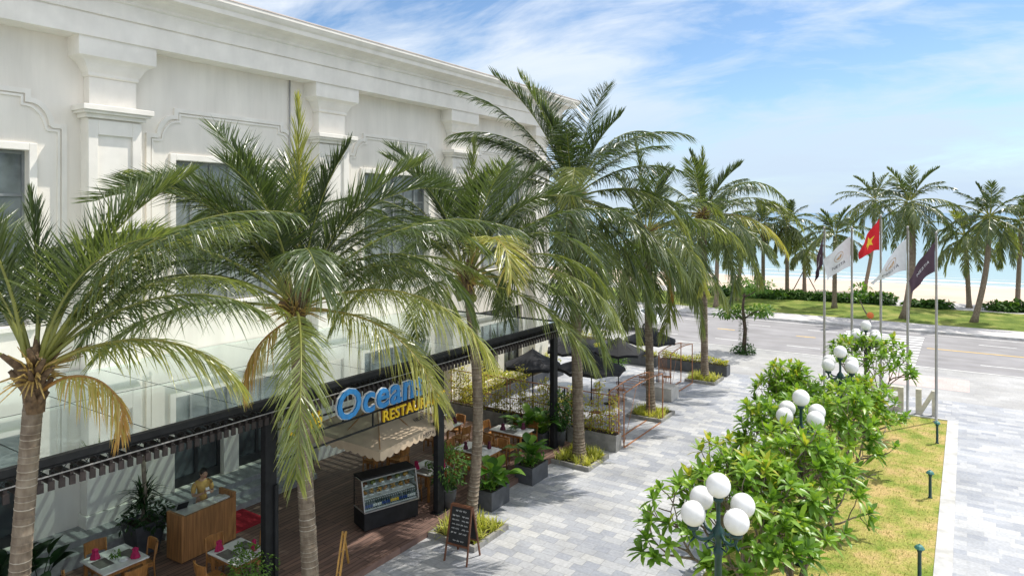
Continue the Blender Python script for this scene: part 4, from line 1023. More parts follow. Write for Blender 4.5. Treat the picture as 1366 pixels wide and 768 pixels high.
def paddle_plant(mb, c, n, h, L, W, rng, tint=(0.1, 0.9), stalk=None):
    for k in range(n):
        a = 2 * PI * k / n * 2.4 + rng.uniform(-0.4, 0.4); e = rng.uniform(0.75, 1.4); hh = h * rng.uniform(0.45, 1.05)
        o = Vector(c) + Vector((rng.uniform(-.08, .08), rng.uniform(-.08, .08), 0))
        top = o + Vector((math.cos(a) * math.cos(e), math.sin(a) * math.cos(e), math.sin(e))) * hh
        (stalk or mb).tube([o, (o + top) / 2 + Vector((0, 0, 0.04)), top], [0.012, 0.010, 0.008], 5, tint=0.6)
        e2 = e - rng.uniform(0.2, 0.7)
        mb.leaf(top, (math.cos(a) * math.cos(e2), math.sin(a) * math.cos(e2), math.sin(e2)), (-math.cos(a) * 0.6, -math.sin(a) * 0.6, 1), L * rng.uniform(0.75, 1.15), W * rng.uniform(0.85, 1.1), rng.uniform(0.15, 0.45), 6, rng.uniform(*tint), 0.35, 0.85)
def box_planter(loc, sz, label, rz=0.0, m='planter', seed=1, kind='paddle', group='slate planters along the deck edge', plant=None, plabel=None, h=0.55):
    o = empty('planter_box', loc, rz, label, 'planter', group); x, y, z = sz[0] / 2, sz[1] / 2, sz[2]; t = 0.04
    b = MB(); b.bb(-x, x, -y, y, 0, z - 0.06)
    b.bb(-x, x, -y, -y + t, z - 0.06, z); b.bb(-x, x, y - t, y, z - 0.06, z); b.bb(-x, -x + t, -y + t, y - t, z - 0.06, z); b.bb(x - t, x, -y + t, y - t, z - 0.06, z)
    b.build('box', M[m], o, bevel=0.006)
    s = MB(); s.bb(-x + t, x - t, -y + t, y - t, z - 0.06, z - 0.025); s.build('soil', M['soil'], o)
    if plabel:
        rng = random.Random(seed)
        p = empty('leafy_plant', (loc[0], loc[1], loc[2] + z - 0.03), rz, plabel, 'plant', 'plants in the planters')
        lf = MB(); st = MB()
        if kind == 'paddle':
            for k in range(3): paddle_plant(lf, (rng.uniform(-x, x) * 0.45, rng.uniform(-y, y) * 0.45, 0), 9, h, 0.50, 0.30, rng, (0.25, 1.0), stalk=st)
            for k in range(130):
                a = rng.uniform(0, 6.3); e = rng.uniform(0.2, 1.2)
                lf.leaf((rng.uniform(-x, x) * 0.8, rng.uniform(-y, y) * 0.8, rng.uniform(0, 0.18)), (math.cos(a) * math.cos(e), math.sin(a) * math.cos(e), math.sin(e)), (0, 0, 1), 0.2, 0.06, 0.2, 3, rng.uniform(0.2, 1), 0.2, 0.7)
            st.build('stem', M['paddle'], p); lf.build('foliage', M['paddle'], p)
    return o
box_planter((-10.88, 15.3, 0.002), (0.62, 0.85, 0.5), 'slate planter beside the palm bed, nearer the chalkboard', seed=4, plabel='broad leaved plant in the slate planter by the chalkboard palm')
box_planter((-10.90, 17.4, 0.002), (0.62, 0.9, 0.5), 'slate planter with a faint white mark, nearer the far post', seed=9, plabel='broad leaved plant in the slate planter nearer the far post', h=0.65)
def pot_bush(loc, r, h, label, plabel, ps=(0.22, 0.5), seed=1, m='bush', n=620, L=0.085, tint=(0.05, 0.9), dark=False):
    o = empty('round_pot', loc, 0, label, 'pot', 'round dark pots with bushes')
    b = MB(); b.lathe([(ps[0] * 0.75, 0), (ps[0] * 0.95, ps[1] * 0.6), (ps[0], ps[1] - 0.03), (ps[0] * 1.04, ps[1]), (ps[0] * 0.92, ps[1]), (ps[0] * 0.9, ps[1] - 0.04)], n=20); b.build('pot_body', M['planter'], o)
    rng = random.Random(seed); p = empty('round_bush', (loc[0], loc[1], loc[2] + ps[1] - 0.04), 0, plabel, 'bush', 'bushes in round pots')
    s = MB()
    for k in range(5):
        a = k * 1.3; s.tube([(0.04 * math.cos(a), 0.04 * math.sin(a), 0), (0.1 * math.cos(a), 0.1 * math.sin(a), h * 0.3), (r * 0.5 * math.cos(a), r * 0.5 * math.sin(a), h * 0.7)], [0.014, 0.011, 0.006], 5)
    s.build('stem', M['branch'], p)
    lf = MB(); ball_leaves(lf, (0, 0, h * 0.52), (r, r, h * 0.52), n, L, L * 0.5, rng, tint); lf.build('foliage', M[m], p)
pot_bush((-11.55, 14.25, 0.15), 0.48, 1.15, 'round dark pot beside the middle canopy post', 'glossy rounded bush in the pot beside the middle canopy post', seed=3, n=900, L=0.10)
pot_bush((-11.75, 8.35, 0.15), 0.46, 0.85, 'round dark pot near the front post, hidden under its bush', 'bright small leaved ball bush in front of the nearest canopy post', ps=(0.25, 0.42), seed=5, n=1200, L=0.075, tint=(0.35, 1.0))
pot_bush((-11.5, 20.15, 0.15), 0.45, 1.35, 'round dark pot at the deck end past the far post', 'tall dark bush at the deck end past the far post', seed=7, n=800, L=0.12, tint=(0.0, 0.6))
# two clipped paddle plants by the far post
for i, (x, y, lb, lp) in enumerate([(-12.5, 19.6, 'dark cubic planter by the far post, on the wall side', 'fresh green plant by the far post, on the wall side'), (-12.0, 19.75, 'dark cubic planter by the far post, on the walkway side', 'fresh green plant by the far post, on the walkway side')]):
    box_planter((x, y, 0.15), (0.42, 0.42, 0.45), lb, seed=20 + i, plabel=lp, h=0.6, group='dark planters by the far post')
# dark big leaves at the left and the planter with a forked trunk by the wall
rng = random.Random(33)
p = empty('broad_leaf_shrub', (-15.6, 5.5, 0.15), 0, 'dark broad leaved shrub on the deck at the left by the wall', 'shrub')
lf = MB(); st = MB()
for k in range(9): paddle_plant(lf, (rng.uniform(-0.7, 0.5), rng.uniform(-1.0, 0.9), 0.1), 8, 0.85, 0.62, 0.32, rng, (0.0, 0.7), stalk=st)
st.build('stem', M['dark_leaf'], p); lf.build('foliage', M['dark_leaf'], p)
o = empty('tapered_planter', (-15.95, 8.45, 0.15), 0, 'tall tapered dark planter between the table and the wooden counter', 'planter')
b = MB(); vs = []
for w_, z in ((0.24, 0), (0.36, 0.72), (0.32, 0.72), (0.30, 0.66)): vs += [(-w_, -w_, z), (w_, -w_, z), (w_, w_, z), (-w_, w_, z)]
fs = [(3, 2, 1, 0)] + [(4 * i + j, 4 * i + (j + 1) % 4, 4 * i + 4 + (j + 1) % 4, 4 * i + 4 + j) for i in range(3) for j in range(4)]
b.add(vs, fs); b.build('planter_body', M['planter'], o); s = MB(); s.bb(-0.3, 0.3, -0.3, 0.3, 0.6, 0.665); s.build('soil', M['soil'], o)
o = empty('forked_tree', (-15.95, 8.45, 0.81), 0, 'forked bare trunk with spiky leaves at its foot in the tapered planter', 'tree')
t = MB(); t.tube([(0, 0, 0), (0.03, 0.02, 0.7), (0.0, 0.0, 1.45)], [0.055, 0.05, 0.05], 8); t.tube([(0, 0, 1.42), (-0.08, -0.22, 1.9), (-0.05, -0.34, 2.4), (-0.02, -0.3, 2.95)], [0.045, 0.035, 0.03, 0.03], 7); t.tube([(0, 0, 1.42), (0.03, 0.16, 1.85), (0.05, 0.24, 2.4), (0.02, 0.2, 2.95)], [0.045, 0.035, 0.03, 0.03], 7)
t.build('trunk', M['branch'], o)
lf = MB()
for k in range(120):
    a = rng.uniform(0, 6.3); e = rng.uniform(-0.1, 1.35)
    lf.leaf((rng.uniform(-.05, .05), rng.uniform(-.05, .05), 0.45 + rng.uniform(-0.2, 0.35)), (math.cos(a) * math.cos(e), math.sin(a) * math.cos(e), math.sin(e)), (0, 0, 1), rng.uniform(0.45, 0.8), 0.045, 0.35, 4, rng.uniform(0.1, 0.9), 0.3, 0.5)
ball_leaves(lf, (0, 0.1, 0.12), (0.5, 0.6, 0.3), 350, 0.14, 0.07, rng, (0, 0.8))
lf.build('foliage', M['dark_leaf'], o)

# ================================================================== TABLES AND CHAIRS
def make_table(loc, w, d, label, cloth='table_top'):
    o = empty('dining_table', loc, 0, label, 'table', 'dining tables on the deck')
    m = MB(); m.bb(-w / 2, w / 2, -d / 2, d / 2, 0.715, 0.745); m.build('tabletop', M[cloth], o, bevel=0.006)
    m = MB(); a, b = w / 2 - 0.05, d / 2 - 0.05
    m.bb(-a, a, -b, -b + 0.025, 0.63, 0.714); m.bb(-a, a, b - 0.025, b, 0.63, 0.714); m.bb(-a, -a + 0.025, -b + 0.026, b - 0.026, 0.63, 0.714); m.bb(a - 0.025, a, -b + 0.026, b - 0.026, 0.63, 0.714)
    m.build('apron', M['wood'], o)
    for sx_ in (-1, 1):
        for sy_ in (-1, 1):
            m = MB(); m.box((sx_ * (a - 0.03), sy_ * (b - 0.03), 0.357), (0.055, 0.055, 0.714)); m.build('leg', M['wood'], o)
    return o
def make_chair():
    o = empty('dining_chair', (0, 0, 0)); tag(o, None, 'chair', 'orange wood chairs on the deck')
    # faces +Y: the back stands at -Y
    m = MB(); vs = []; nx, ny = 6, 6
    for j in range(ny + 1):
        for i in range(nx + 1):
            x = -0.21 + 0.42 * i / nx; y = -0.20 + 0.42 * j / ny
            vs.append((x * (0.94 + 0.06 * j / ny), y, 0.45 - 0.018 * (1 - (2 * i / nx - 1) ** 2) * (1 - (2 * j / ny - 1) ** 2)))
    nv = len(vs); vs += [(x, y, 0.418) for x, y, z in vs]
    fs = []
    for j in range(ny):
        for i in range(nx):
            a = j * (nx + 1) + i; fs.append((a, a + 1, a + nx + 2, a + nx + 1)); fs.append((nv + a + nx + 1, nv + a + nx + 2, nv + a + 1, nv + a))
    ring = [i for i in range(nx + 1)] + [j * (nx + 1) + nx for j in range(1, ny + 1)] + [ny * (nx + 1) + i for i in range(nx - 1, -1, -1)] + [j * (nx + 1) for j in range(ny - 1, 0, -1)]
    for k in range(len(ring)):
        a, b = ring[k], ring[(k + 1) % len(ring)]; fs.append((b, a, nv + a, nv + b))
    m.add(vs, fs); m.build('seat', M['wood'], o)
    m = MB(); vs = []; fs = []
    for i in range(9):            # curved back board
        t = i / 8 * 2 - 1; x = 0.22 * t; y = -0.235 - 0.05 * (1 - t * t)
        for yy, z in ((y, 0.60), (y - 0.035, 0.84), (y - 0.057, 0.84), (y - 0.022, 0.60)): vs.append((x, yy, z))
    for i in range(8):
        for j in range(4): fs.append((4 * i + j, 4 * i + (j + 1) % 4, 4 * i + 4 + (j + 1) % 4, 4 * i + 4 + j))
    fs += [(0, 1, 2, 3), (35, 34, 33, 32)]; m.add(vs, fs, smooth=False); m.build('backrest', M['wood'], o)
    for sx_ in (-1, 1):
        m = MB(); m.tube([(sx_ * 0.19, 0.18, 0.42), (sx_ * 0.2, 0.2, 0.0)], [0.02, 0.015], 8); m.build('leg', M['wood'], o)
        m = MB(); m.tube([(sx_ * 0.205, -0.255, 0.83), (sx_ * 0.195, -0.21, 0.45), (sx_ * 0.2, -0.235, 0.0)], [0.015, 0.021, 0.016], 8); m.build('leg', M['wood'], o)
    m = MB(); m.bar((-0.19, 0.18, 0.38), (0.19, 0.18, 0.38), 0.02, 0.045); m.bar((-0.19, -0.2, 0.38), (0.19, -0.2, 0.38), 0.02, 0.045)
    for sx_ in (-1, 1): m.bar((sx_ * 0.185, 0.17, 0.38), (sx_ * 0.185, -0.2, 0.38), 0.02, 0.045)
    m.build('seat_frame', M['wood'], o)
    return o
chair_proto = make_chair(); chair_used = [False]
def put_chair(x, y, rz, label):
    o = chair_proto if not chair_used[0] else copy_tree(chair_proto)
    chair_used[0] = True; o.location = (x, y, 0.15); o.rotation_euler = (0, 0, rz); o['label'] = label
SIDE = {'wall': (-1, 0, -PI / 2), 'walkway': (1, 0, PI / 2), 'sea': (0, 1, PI), 'town': (0, -1, 0)}
SN = {'wall': 'on the wall side', 'walkway': 'on the walkway side', 'sea': 'at the far end', 'town': 'at the near end'}
TABLES = [((-14.6, 7.15), 1.0, 0.9, 'table beside the wooden counter', ('wall', 'walkway', 'sea', 'town'), 'napkin'),
          ((-12.75, 8.75), 1.0, 0.8, 'table behind the ball bush', ('wall', 'town', 'sea'), 'napkin'),
          ((-12.55, 14.55), 0.9, 0.9, 'table right of the display case', ('walkway', 'sea', 'town', 'wall'), 'napkin'),
          ((-12.3, 16.55), 1.25, 0.8, 'table behind the curved palm', ('wall', 'sea', 'town'), 'napkin_dark'),
          ((-12.45, 18.65), 1.25, 0.8, 'table near the far canopy post', ('wall', 'sea', 'town'), 'napkin_dark'),
          ((-14.9, 15.3), 1.0, 0.8, 'inner table past the beige parasol', ('walkway', 'sea', 'town'), 'napkin_dark'),
          ((-14.7, 17.9), 1.0, 0.8, 'inner table toward the fence', ('walkway', 'sea', 'town'), 'napkin_dark')]
def things_on(x, y, z, w, d, where, nap, k):
    r = random.Random(k)
    for sgn, side in ((-1, 'nearer the camera'), (1, 'farther from the camera')):
        yy = y + sgn * d * 0.27
        m = MB(); m.bb(-0.2, 0.2, -0.14, 0.14, 0, 0.006); o = m.build('placemat', M['mat_grey'], None, (x + r.uniform(-.12, .12), yy, z + 0.001))
        tag(o, 'grey woven placemat on the ' + where + ', ' + side, 'placemat', 'placemats')
        px, py = o.location.x - 0.30 * (1 if sgn < 0 else -1), yy
        m = MB(); pr = []   # standing folded napkin: pleated cone
        n = 14; vs = []
        for q, (rad_, zz_) in enumerate(((0.085, 0.0), (0.07, 0.06), (0.045, 0.13), (0.055, 0.19), (0.01, 0.22))):
            for j in range(n):
                a = 2 * PI * j / n; rr = rad_ * (1 + 0.25 * (j % 2)); vs.append((rr * math.cos(a), rr * math.sin(a) * 0.7, zz_))
        fs = [(i * n + j, i * n + (j + 1) % n, (i + 1) * n + (j + 1) % n, (i + 1) * n + j) for i in range(4) for j in range(n)] + [tuple(4 * n + j for j in range(n))]
        m.add(vs, fs); o = m.build('napkin', M[nap], None, (px, py, z + 0.007)); o.rotation_euler = (0, 0, r.uniform(0, 3))
        tag(o, ('magenta' if nap == 'napkin' else 'dark plum') + ' folded napkin on the ' + where + ', ' + side, 'napkin', 'folded napkins')
    o = empty('plant_bowl', (x + 0.02, y, z), 0, 'small bowl of green leaves in the middle of the ' + where, 'bowl', 'table centrepieces')
    m = MB(); m.lathe([(0.03, 0), (0.06, 0.02), (0.07, 0.06), (0.062, 0.06), (0.05, 0.03)], n=14); m.build('bowl', M['white_china'], o)
    lf = MB(); ball_leaves(lf, (0, 0, 0.10), (0.09, 0.09, 0.07), 60, 0.06, 0.035, r, (0.4, 1)); lf.build('foliage', M['bush'], o)
    o = empty('plate_stack', (x + 0.22, y + 0.06, z), 0, 'stack of white dishes on the ' + where, 'dishes', 'white dishes')
    for q in range(3):
        m = MB(); m.lathe([(0.05, 0), (0.10 - 0.012 * q, 0.015), (0.102 - 0.012 * q, 0.02), (0.05, 0.012)], (0, 0, 0.014 * q), 18); m.build('dish', M['white_china'], o)
for k, ((x, y), w, d, where, sides, nap) in enumerate(TABLES):
    make_table((x, y, 0.15), w, d, 'white topped wooden ' + where)
    for s_ in sides:
        dx_, dy_, rz = SIDE[s_]
        offs = (w / 2 if dx_ else d / 2) + rnd.uniform(0.10, 0.22)
        xs_ = [0.0] if dx_ or w < 1.2 else [-0.3, 0.3]
        for q in xs_:
            put_chair(x + dx_ * offs + q + rnd.uniform(-.04, .04), y + dy_ * offs + rnd.uniform(-.05, .05), rz + rnd.uniform(-0.16, 0.16),
                      'wooden chair ' + SN[s_] + (' of the ' if q == 0 else (', wall half, of the ' if q < 0 else ', walkway half, of the ')) + where)
    things_on(x, y, 0.15 + 0.745, w, d, where, nap, 50 + k)

# ================================================================== COUNTER, PERSON, CARPET
o = empty('reception_counter', (-14.68, 9.28, 0.15), R(3), 'orange wood reception counter with raised end panels and a white top', 'counter')
m = MB(); m.bb(0.0, 0.06, -0.64, 0.64, 0.03, 1.04); m.build('front_panel', M['counter'], o, bevel=0.004)
for sy_ in (-1, 1):
    m = MB(); y_ = sy_ * 0.675; m.bb(-0.5, 0.06, y_ - 0.033, y_ + 0.033, 0.03, 1.15 if sy_ > 0 else 1.08); m.build('side_panel', M['counter'], o, bevel=0.004)
m = MB(); m.bb(-0.46, -0.002, -0.64, 0.64, 0.98, 1.01); m.build('countertop', M['table_top'], o)
m = MB(); m.bb(-0.42, -0.01, -0.63, 0.63, 0.03, 0.10); m.bb(-0.42, -0.01, -0.63, 0.63, 0.5, 0.525); m.build('shelf', M['counter'], o)
m = MB(); m.bb(-0.46, 0.02, -0.66, 0.66, 0.0, 0.03); m.build('plinth', M['black_metal'], o)
m = MB(); m.bar((-0.1, 0.02, 0), (0.02, 0.0, 0.17), 0.24, 0.012); a = m.build('menu_stand', M['black_metal'], None, (-15.0, 8.86, 1.17)); tag(a, 'dark menu stand on the near end of the wooden counter', 'menu stand')
m = MB(); m.bb(-0.1, 0.1, -0.15, 0.15, 0, 0.035); a = m.build('paper_pile', M['white_china'], None, (-14.88, 9.75, 1.161)); tag(a, 'small white paper pile at the far end of the counter', 'papers')
m = MB(); m.bb(-0.55, 0.55, -0.5, 0.5, 0, 0.014); a = m.build('red_carpet', M['carpet'], None, (-15.45, 10.6, 0.152)); tag(a, 'red carpet on the deck below the grey steps', 'carpet')

def skinned(name, pts, edges, radii, m, parent, root=0, sub=2):
    me = bpy.data.meshes.new(name); me.from_pydata(pts, edges, []); me.update()
    o = bpy.data.objects.new(name, me); COL.objects.link(o); o.parent = parent
    sk = o.modifiers.new('skin', 'SKIN')
    for i, v in enumerate(me.skin_vertices[0].data):
        r = radii[i]; v.radius = r if isinstance(r, tuple) else (r, r); v.use_root = (i == root)
    sk.use_smooth_shade = True
    s = o.modifiers.new('smooth', 'SUBSURF'); s.levels = sub; s.render_levels = sub
    me.materials.append(m); return o
# attendant standing behind the counter, head bent over a phone held in both hands; faces local +X
pe = empty('person', (-15.36, 9.55, 0.15), R(-12), 'person in a yellow shirt and black trousers behind the counter, looking at a phone', 'person')
P_ = [(0, 0, 0.93), (0.0, 0, 1.08), (0.01, 0, 1.25), (0.0, 0, 1.38), (0.02, 0, 1.46), (0.07, 0, 1.535), (0.10, 0, 1.60)]   # pelvis..head
Rr = [(0.135, 0.10), (0.12, 0.09), (0.14, 0.10), (0.115, 0.08), 0.05, 0.055, 0.05]
E_ = [(0, 1), (1, 2), (2, 3), (3, 4), (4, 5), (5, 6)]
def chain(start, pts, rs):
    prev = start
    for p, r in zip(pts, rs): P_.append(p); Rr.append(r); E_.append((prev, len(P_) - 1)); prev = len(P_) - 1
    return prev
wr = []
for s in (-1, 1):
    w_ = chain(3, [(0.0, 0.165 * s, 1.365), (0.02, 0.215 * s, 1.22), (0.05, 0.225 * s, 1.10), (0.17, 0.15 * s, 1.14), (0.27, 0.065 * s, 1.20)], [0.052, 0.045, 0.040, 0.034, 0.024]); wr.append(w_)
    chain(0, [(0, 0.085 * s, 0.85), (0.01, 0.09 * s, 0.50), (-0.01, 0.09 * s, 0.12), (-0.01, 0.09 * s, 0.06), (0.12, 0.10 * s, 0.035)], [0.085, 0.058, 0.038, 0.040, 0.034])
body = skinned('body', P_, E_, Rr, M['skin'], pe)
hands = MB()
for s in (-1, 1):
    hands.sphere((0.305, 0.05 * s, 1.225), 0.036, 10, 8, sq=(1.1, 0.55, 1.1))
    for f, (dz, ln) in enumerate(((0.022, 0.055), (0.009, 0.062), (-0.004, 0.058), (-0.016, 0.045))):
        p0 = Vector((0.33, 0.048 * s, 1.235 + dz)); hands.tube([p0, p0 + Vector((ln * 0.55, -0.006 * s, 0.012)), p0 + Vector((ln * 0.75, -0.03 * s, 0.016)), p0 + Vector((ln * 0.55, -0.045 * s, 0.016))], [0.010, 0.009, 0.008, 0.006], 6)
    p0 = Vector((0.30, 0.04 * s, 1.255)); hands.tube([p0, p0 + Vector((0.025, -0.012 * s, 0.022)), p0 + Vector((0.045, -0.024 * s, 0.028))], [0.012, 0.010, 0.007], 6)
hands.build('hand', M['skin'], pe)
hd = MB()
hd.sphere((0.125, 0, 1.605), 0.098, 18, 14, sq=(0.96, 0.78, 1.16))
hd.tube([(0.205, 0, 1.615), (0.232, 0, 1.58), (0.21, 0, 1.568)], [0.012, 0.017, 0.014], 8)
for s in (-1, 1): hd.sphere((0.115, 0.078 * s, 1.59), 0.028, 8, 6, sq=(0.7, 0.35, 1.1))
head = hd.build('head', M['skin'], pe)
ey = MB()
for s in (-1, 1): ey.sphere((0.203, 0.032 * s, 1.612), 0.012, 8, 6, sq=(0.7, 1.3, 0.6)); ey.tube([(0.207, 0.015 * s, 1.636), (0.198, 0.052 * s, 1.637)], 0.005, 5)
ey.build('eye', M['hair'], head)
mo = MB(); mo.tube([(0.205, -0.02, 1.545), (0.212, 0, 1.543), (0.205, 0.02, 1.545)], 0.006, 6); mo.build('mouth', M['napkin'], head)
hr = MB(); hr.sphere((0.098, 0, 1.638), 0.112, 18, 12, sq=(0.98, 0.84, 0.92)); hr.sphere((0.03, 0, 1.60), 0.075, 12, 10, sq=(0.8, 1.0, 1.1)); hr.sphere((-0.03, 0, 1.60), 0.05, 12, 8); hr.build('hair', M['hair'], pe)
# shirt: its own slightly fuller surface over torso and upper arms; trousers likewise
sp_ = [(0, 0, 0.90), (0, 0, 1.08), (0.01, 0, 1.25), (0.0, 0, 1.375), (0.012, 0, 1.43)]; sr_ = [(0.15, 0.115), (0.138, 0.108), (0.156, 0.115), (0.13, 0.095), 0.062]; se_ = [(0, 1), (1, 2), (2, 3), (3, 4)]
for s in (-1, 1):
    b0 = len(sp_); sp_ += [(0.0, 0.165 * s, 1.365), (0.02, 0.212 * s, 1.235), (0.04, 0.22 * s, 1.15)]; sr_ += [0.066, 0.060, 0.057]; se_ += [(3, b0), (b0, b0 + 1), (b0 + 1, b0 + 2)]
skinned('shirt', sp_, se_, sr_, M['shirt'], pe)
tp_ = [(0, 0, 0.93)]; tr_ = [(0.145, 0.11)]; te_ = []
for s in (-1, 1):
    b0 = len(tp_); tp_ += [(0, 0.085 * s, 0.84), (0.01, 0.09 * s, 0.5), (-0.01, 0.09 * s, 0.10)]; tr_ += [0.098, 0.072, 0.058]; te_ += [(0, b0), (b0, b0 + 1), (b0 + 1, b0 + 2)]
skinned('trousers', tp_, te_, tr_, M['trousers'], pe)
m = MB(); m.box((0, 0, 0), (0.012, 0.075, 0.15)); ph = m.build('phone', M['white_china'], None); ph.parent = None
ph.matrix_world = Matrix.Translation((-15.36, 9.55, 0.15)) @ Matrix.Rotation(R(-12), 4, 'Z') @ Matrix.Translation((0.355, 0.0, 1.265)) @ Matrix.Rotation(R(-35), 4, 'Y')
tag(ph, 'pale phone held by the person behind the counter', 'phone')

# ================================================================== DISPLAY CASE
dc = empty('display_case', (-12.05, 12.62, 0.15), R(-19.2 + 0), 'glass fronted refrigerated display case with a black base, under the beige parasol', 'display case')
# local x: outwards to the walkway, y: along the front
W2 = 0.75
m = MB(); m.bb(-0.62, 0.0, -W2, W2, 0.04, 0.47); m.bb(-0.64, -0.58, -W2, W2, 0.471, 1.22); m.build('base', M['black_metal'], dc, bevel=0.01)
m = MB(); m.bb(-0.61, 0.02, -W2 - 0.01, W2 + 0.01, 0.473, 0.50); m.bar((0.015, -W2, 0.51), (-0.16, -W2, 1.22), 0.03); m.bar((0.015, W2, 0.51), (-0.16, W2, 1.22), 0.03); m.bar((-0.17, -W2 + 0.015, 1.21), (-0.17, W2 - 0.015, 1.21), 0.03); m.build('chrome_trim', M['steel'], dc)
m = MB(); m.bb(-0.64, -0.15, -W2, W2, 1.235, 1.27); m.build('top', M['black_metal'], dc)
for z, dpt in ((0.51, 0.03), (0.76, 0.11), (0.99, 0.16)):
    m = MB(); m.bb(-0.57, -0.02 - dpt, -W2 + 0.03, W2 - 0.03, z, z + 0.016); m.bar((-0.015 - dpt, -W2 + 0.03, z + 0.008), (-0.015 - dpt, W2 - 0.03, z + 0.008), 0.014); m.build('shelf', M['white_paint'], dc)
m = MB(); m.add([(0.012, -W2 + 0.02, 0.505), (0.012, W2 - 0.02, 0.505), (-0.155, W2 - 0.02, 1.21), (-0.155, -W2 + 0.02, 1.21)], [(0, 1, 2, 3)])
for s in (-1, 1): m.add([(0.0, s * W2, 0.505), (-0.57, s * W2, 0.505), (-0.57, s * W2, 1.22), (-0.16, s * W2, 1.22)], [(0, 1, 2, 3)])
m.build('glass', M['clear'], dc)
m = MB(); m.bb(-0.579, -0.574, -W2 + 0.02, W2 - 0.02, 0.52, 1.2); m.build('back_panel', mat('pale_green_back', (0.42, 0.46, 0.36), 0.4, 0.1), dc)
for sx_ in (-0.56, -0.06):
    for sy_ in (-0.68, 0.68):
        m = MB(); m.lathe([(0.03, 0), (0.03, 0.04), (0.02, 0.045)], (sx_, sy_, 0), 8); m.build('foot', M['rubber'], dc)
RC = Matrix.Translation((-12.05, 12.62, 0.15)) @ Matrix.Rotation(R(-19.2), 4, 'Z')
r = random.Random(5); bot = None
def at_case(o, x, y, z): o.matrix_world = RC @ Matrix.Translation((x, y, z))
for row in range(2):
    for k in range(24):
        if bot is None:
            bot = empty('drink_bottle', (0, 0, 0)); tag(bot, 'small drink bottle standing on the bottom shelf of the display case', 'bottle', 'drink bottles on the bottom shelf')
            q = MB(); q.lathe([(0.024, 0), (0.026, 0.01), (0.026, 0.12), (0.011, 0.165), (0.011, 0.19)], n=8); q.build('glass_body', M['bottle_glass'], bot)
            q = MB(); q.lathe([(0.027, 0.035), (0.0275, 0.04), (0.0275, 0.10), (0.027, 0.105)], n=8); q.build('paper_label', M['label_blue'], bot)
            q = MB(); q.lathe([(0.013, 0.185), (0.013, 0.205), (0.01, 0.206)], n=8); q.build('cap', M['orange'] if k % 2 else M['white_paint'], bot); b_ = bot
        else:
            b_ = copy_tree(bot)
        at_case(b_, -0.09 - 0.085 * row, -0.69 + 0.06 * k, 0.528)
        for ch in b_.children:
            if ch.name.startswith('paper_label') and (k // 4) % 2:
                ch.data = ch.data.copy() if not hasattr(bpy, '_lab') else ch.data
                ch.material_slots[0].link = 'OBJECT'; ch.material_slots[0].material = M['white_paint'] if (k // 4) % 4 == 1 else M['yellow']
for k in range(7):
    o = empty('pastry_tray', (0, 0, 0)); at_case(o, -0.33, -0.6 + 0.2 * k, 0.778)
    tag(o, '%s tub of %s on the middle shelf of the display case' % (('first', 'second', 'third', 'fourth', 'fifth', 'sixth', 'seventh')[k], ('brown pastry', 'orange fruit', 'golden buns')[k % 3]), 'food tub', 'food tubs in the display case')
    q = MB(); q.lathe([(0.075, 0), (0.085, 0.03), (0.082, 0.03), (0.07, 0.01)], n=14); q.build('dish', M['white_china'], o)
    for j in range(7):
        q = MB(); q.sphere((r.uniform(-.04, .04), r.uniform(-.04, .04), 0.04 + 0.012 * j), 0.038, 8, 6, sq=(1.2, 0.9, 0.7)); q.build('bun', M[('bag_food', 'fruit', 'brass')[k % 3]], o)
for k in range(6):
    o = empty('cake_plate', (0, 0, 0)); at_case(o, -0.36, -0.58 + 0.23 * k, 1.008)
    tag(o, '%s plate of %s on the top shelf of the display case' % (('first', 'second', 'third', 'fourth', 'fifth', 'sixth')[k], ('dark cake', 'green snacks', 'golden pastry')[k % 3]), 'cake plate', 'cake plates in the display case')
    q = MB(); q.lathe([(0.08, 0), (0.095, 0.012), (0.09, 0.012), (0.05, 0.004)], n=16); q.build('plate', M['white_china'], o)
    q = MB(); q.lathe([(0.065, 0.005), (0.068, 0.02), (0.066, 0.07), (0.05, 0.085), (0.02, 0.10)], n=12); q.build('cake', M[('board_wood', 'coconut', 'brass')[k % 3]], o)
    q = MB(); q.bb(0.095, 0.1, -0.035, 0.035, 0.0, 0.05); q.build('price_card', M['white_paint'], o)

# ================================================================== BEIGE PARASOL over the case
ps = empty('beige_parasol', (-12.95, 13.0, 0.15), R(2), 'beige square parasol with a scalloped valance over the display case', 'parasol')
A = 1.42; EZ, PZ = 2.22, 3.02; nseg = 24
m = MB(); vs = []; fs = []
per = []
for (ax, ay, bx_, by_) in ((-1, -1, 1, -1), (1, -1, 1, 1), (1, 1, -1, 1), (-1, 1, -1, -1)):
    for i in range(nseg): per.append((ax + (bx_ - ax) * i / nseg, ay + (by_ - ay) * i / nseg, i / nseg))
n = len(per); rings = 8
for k in range(rings):
    t = (k + 1) / rings
    for (x, y, u_) in per:
        sag = 0.13 * math.sin(PI * u_) * t * (1 if k < rings else 1)
        vs.append((x * A * t, y * A * t, PZ + (EZ - PZ) * t + 0.06 * math.sin(PI * t) * -1 + sag * 0.5 * t))
vs.append((0, 0, PZ)); ap = len(vs) - 1
for j in range(n): fs.append((ap, j, (j + 1) % n))
for k in range(rings - 1):
    for j in range(n): fs.append((k * n + j, (k + 1) * n + j, (k + 1) * n + (j + 1) % n, k * n + (j + 1) % n))
m.add(vs, fs); cano = m.build('canopy', M['canvas'], ps)
m = MB(); vs = []; fs = []; N4 = 4 * 96
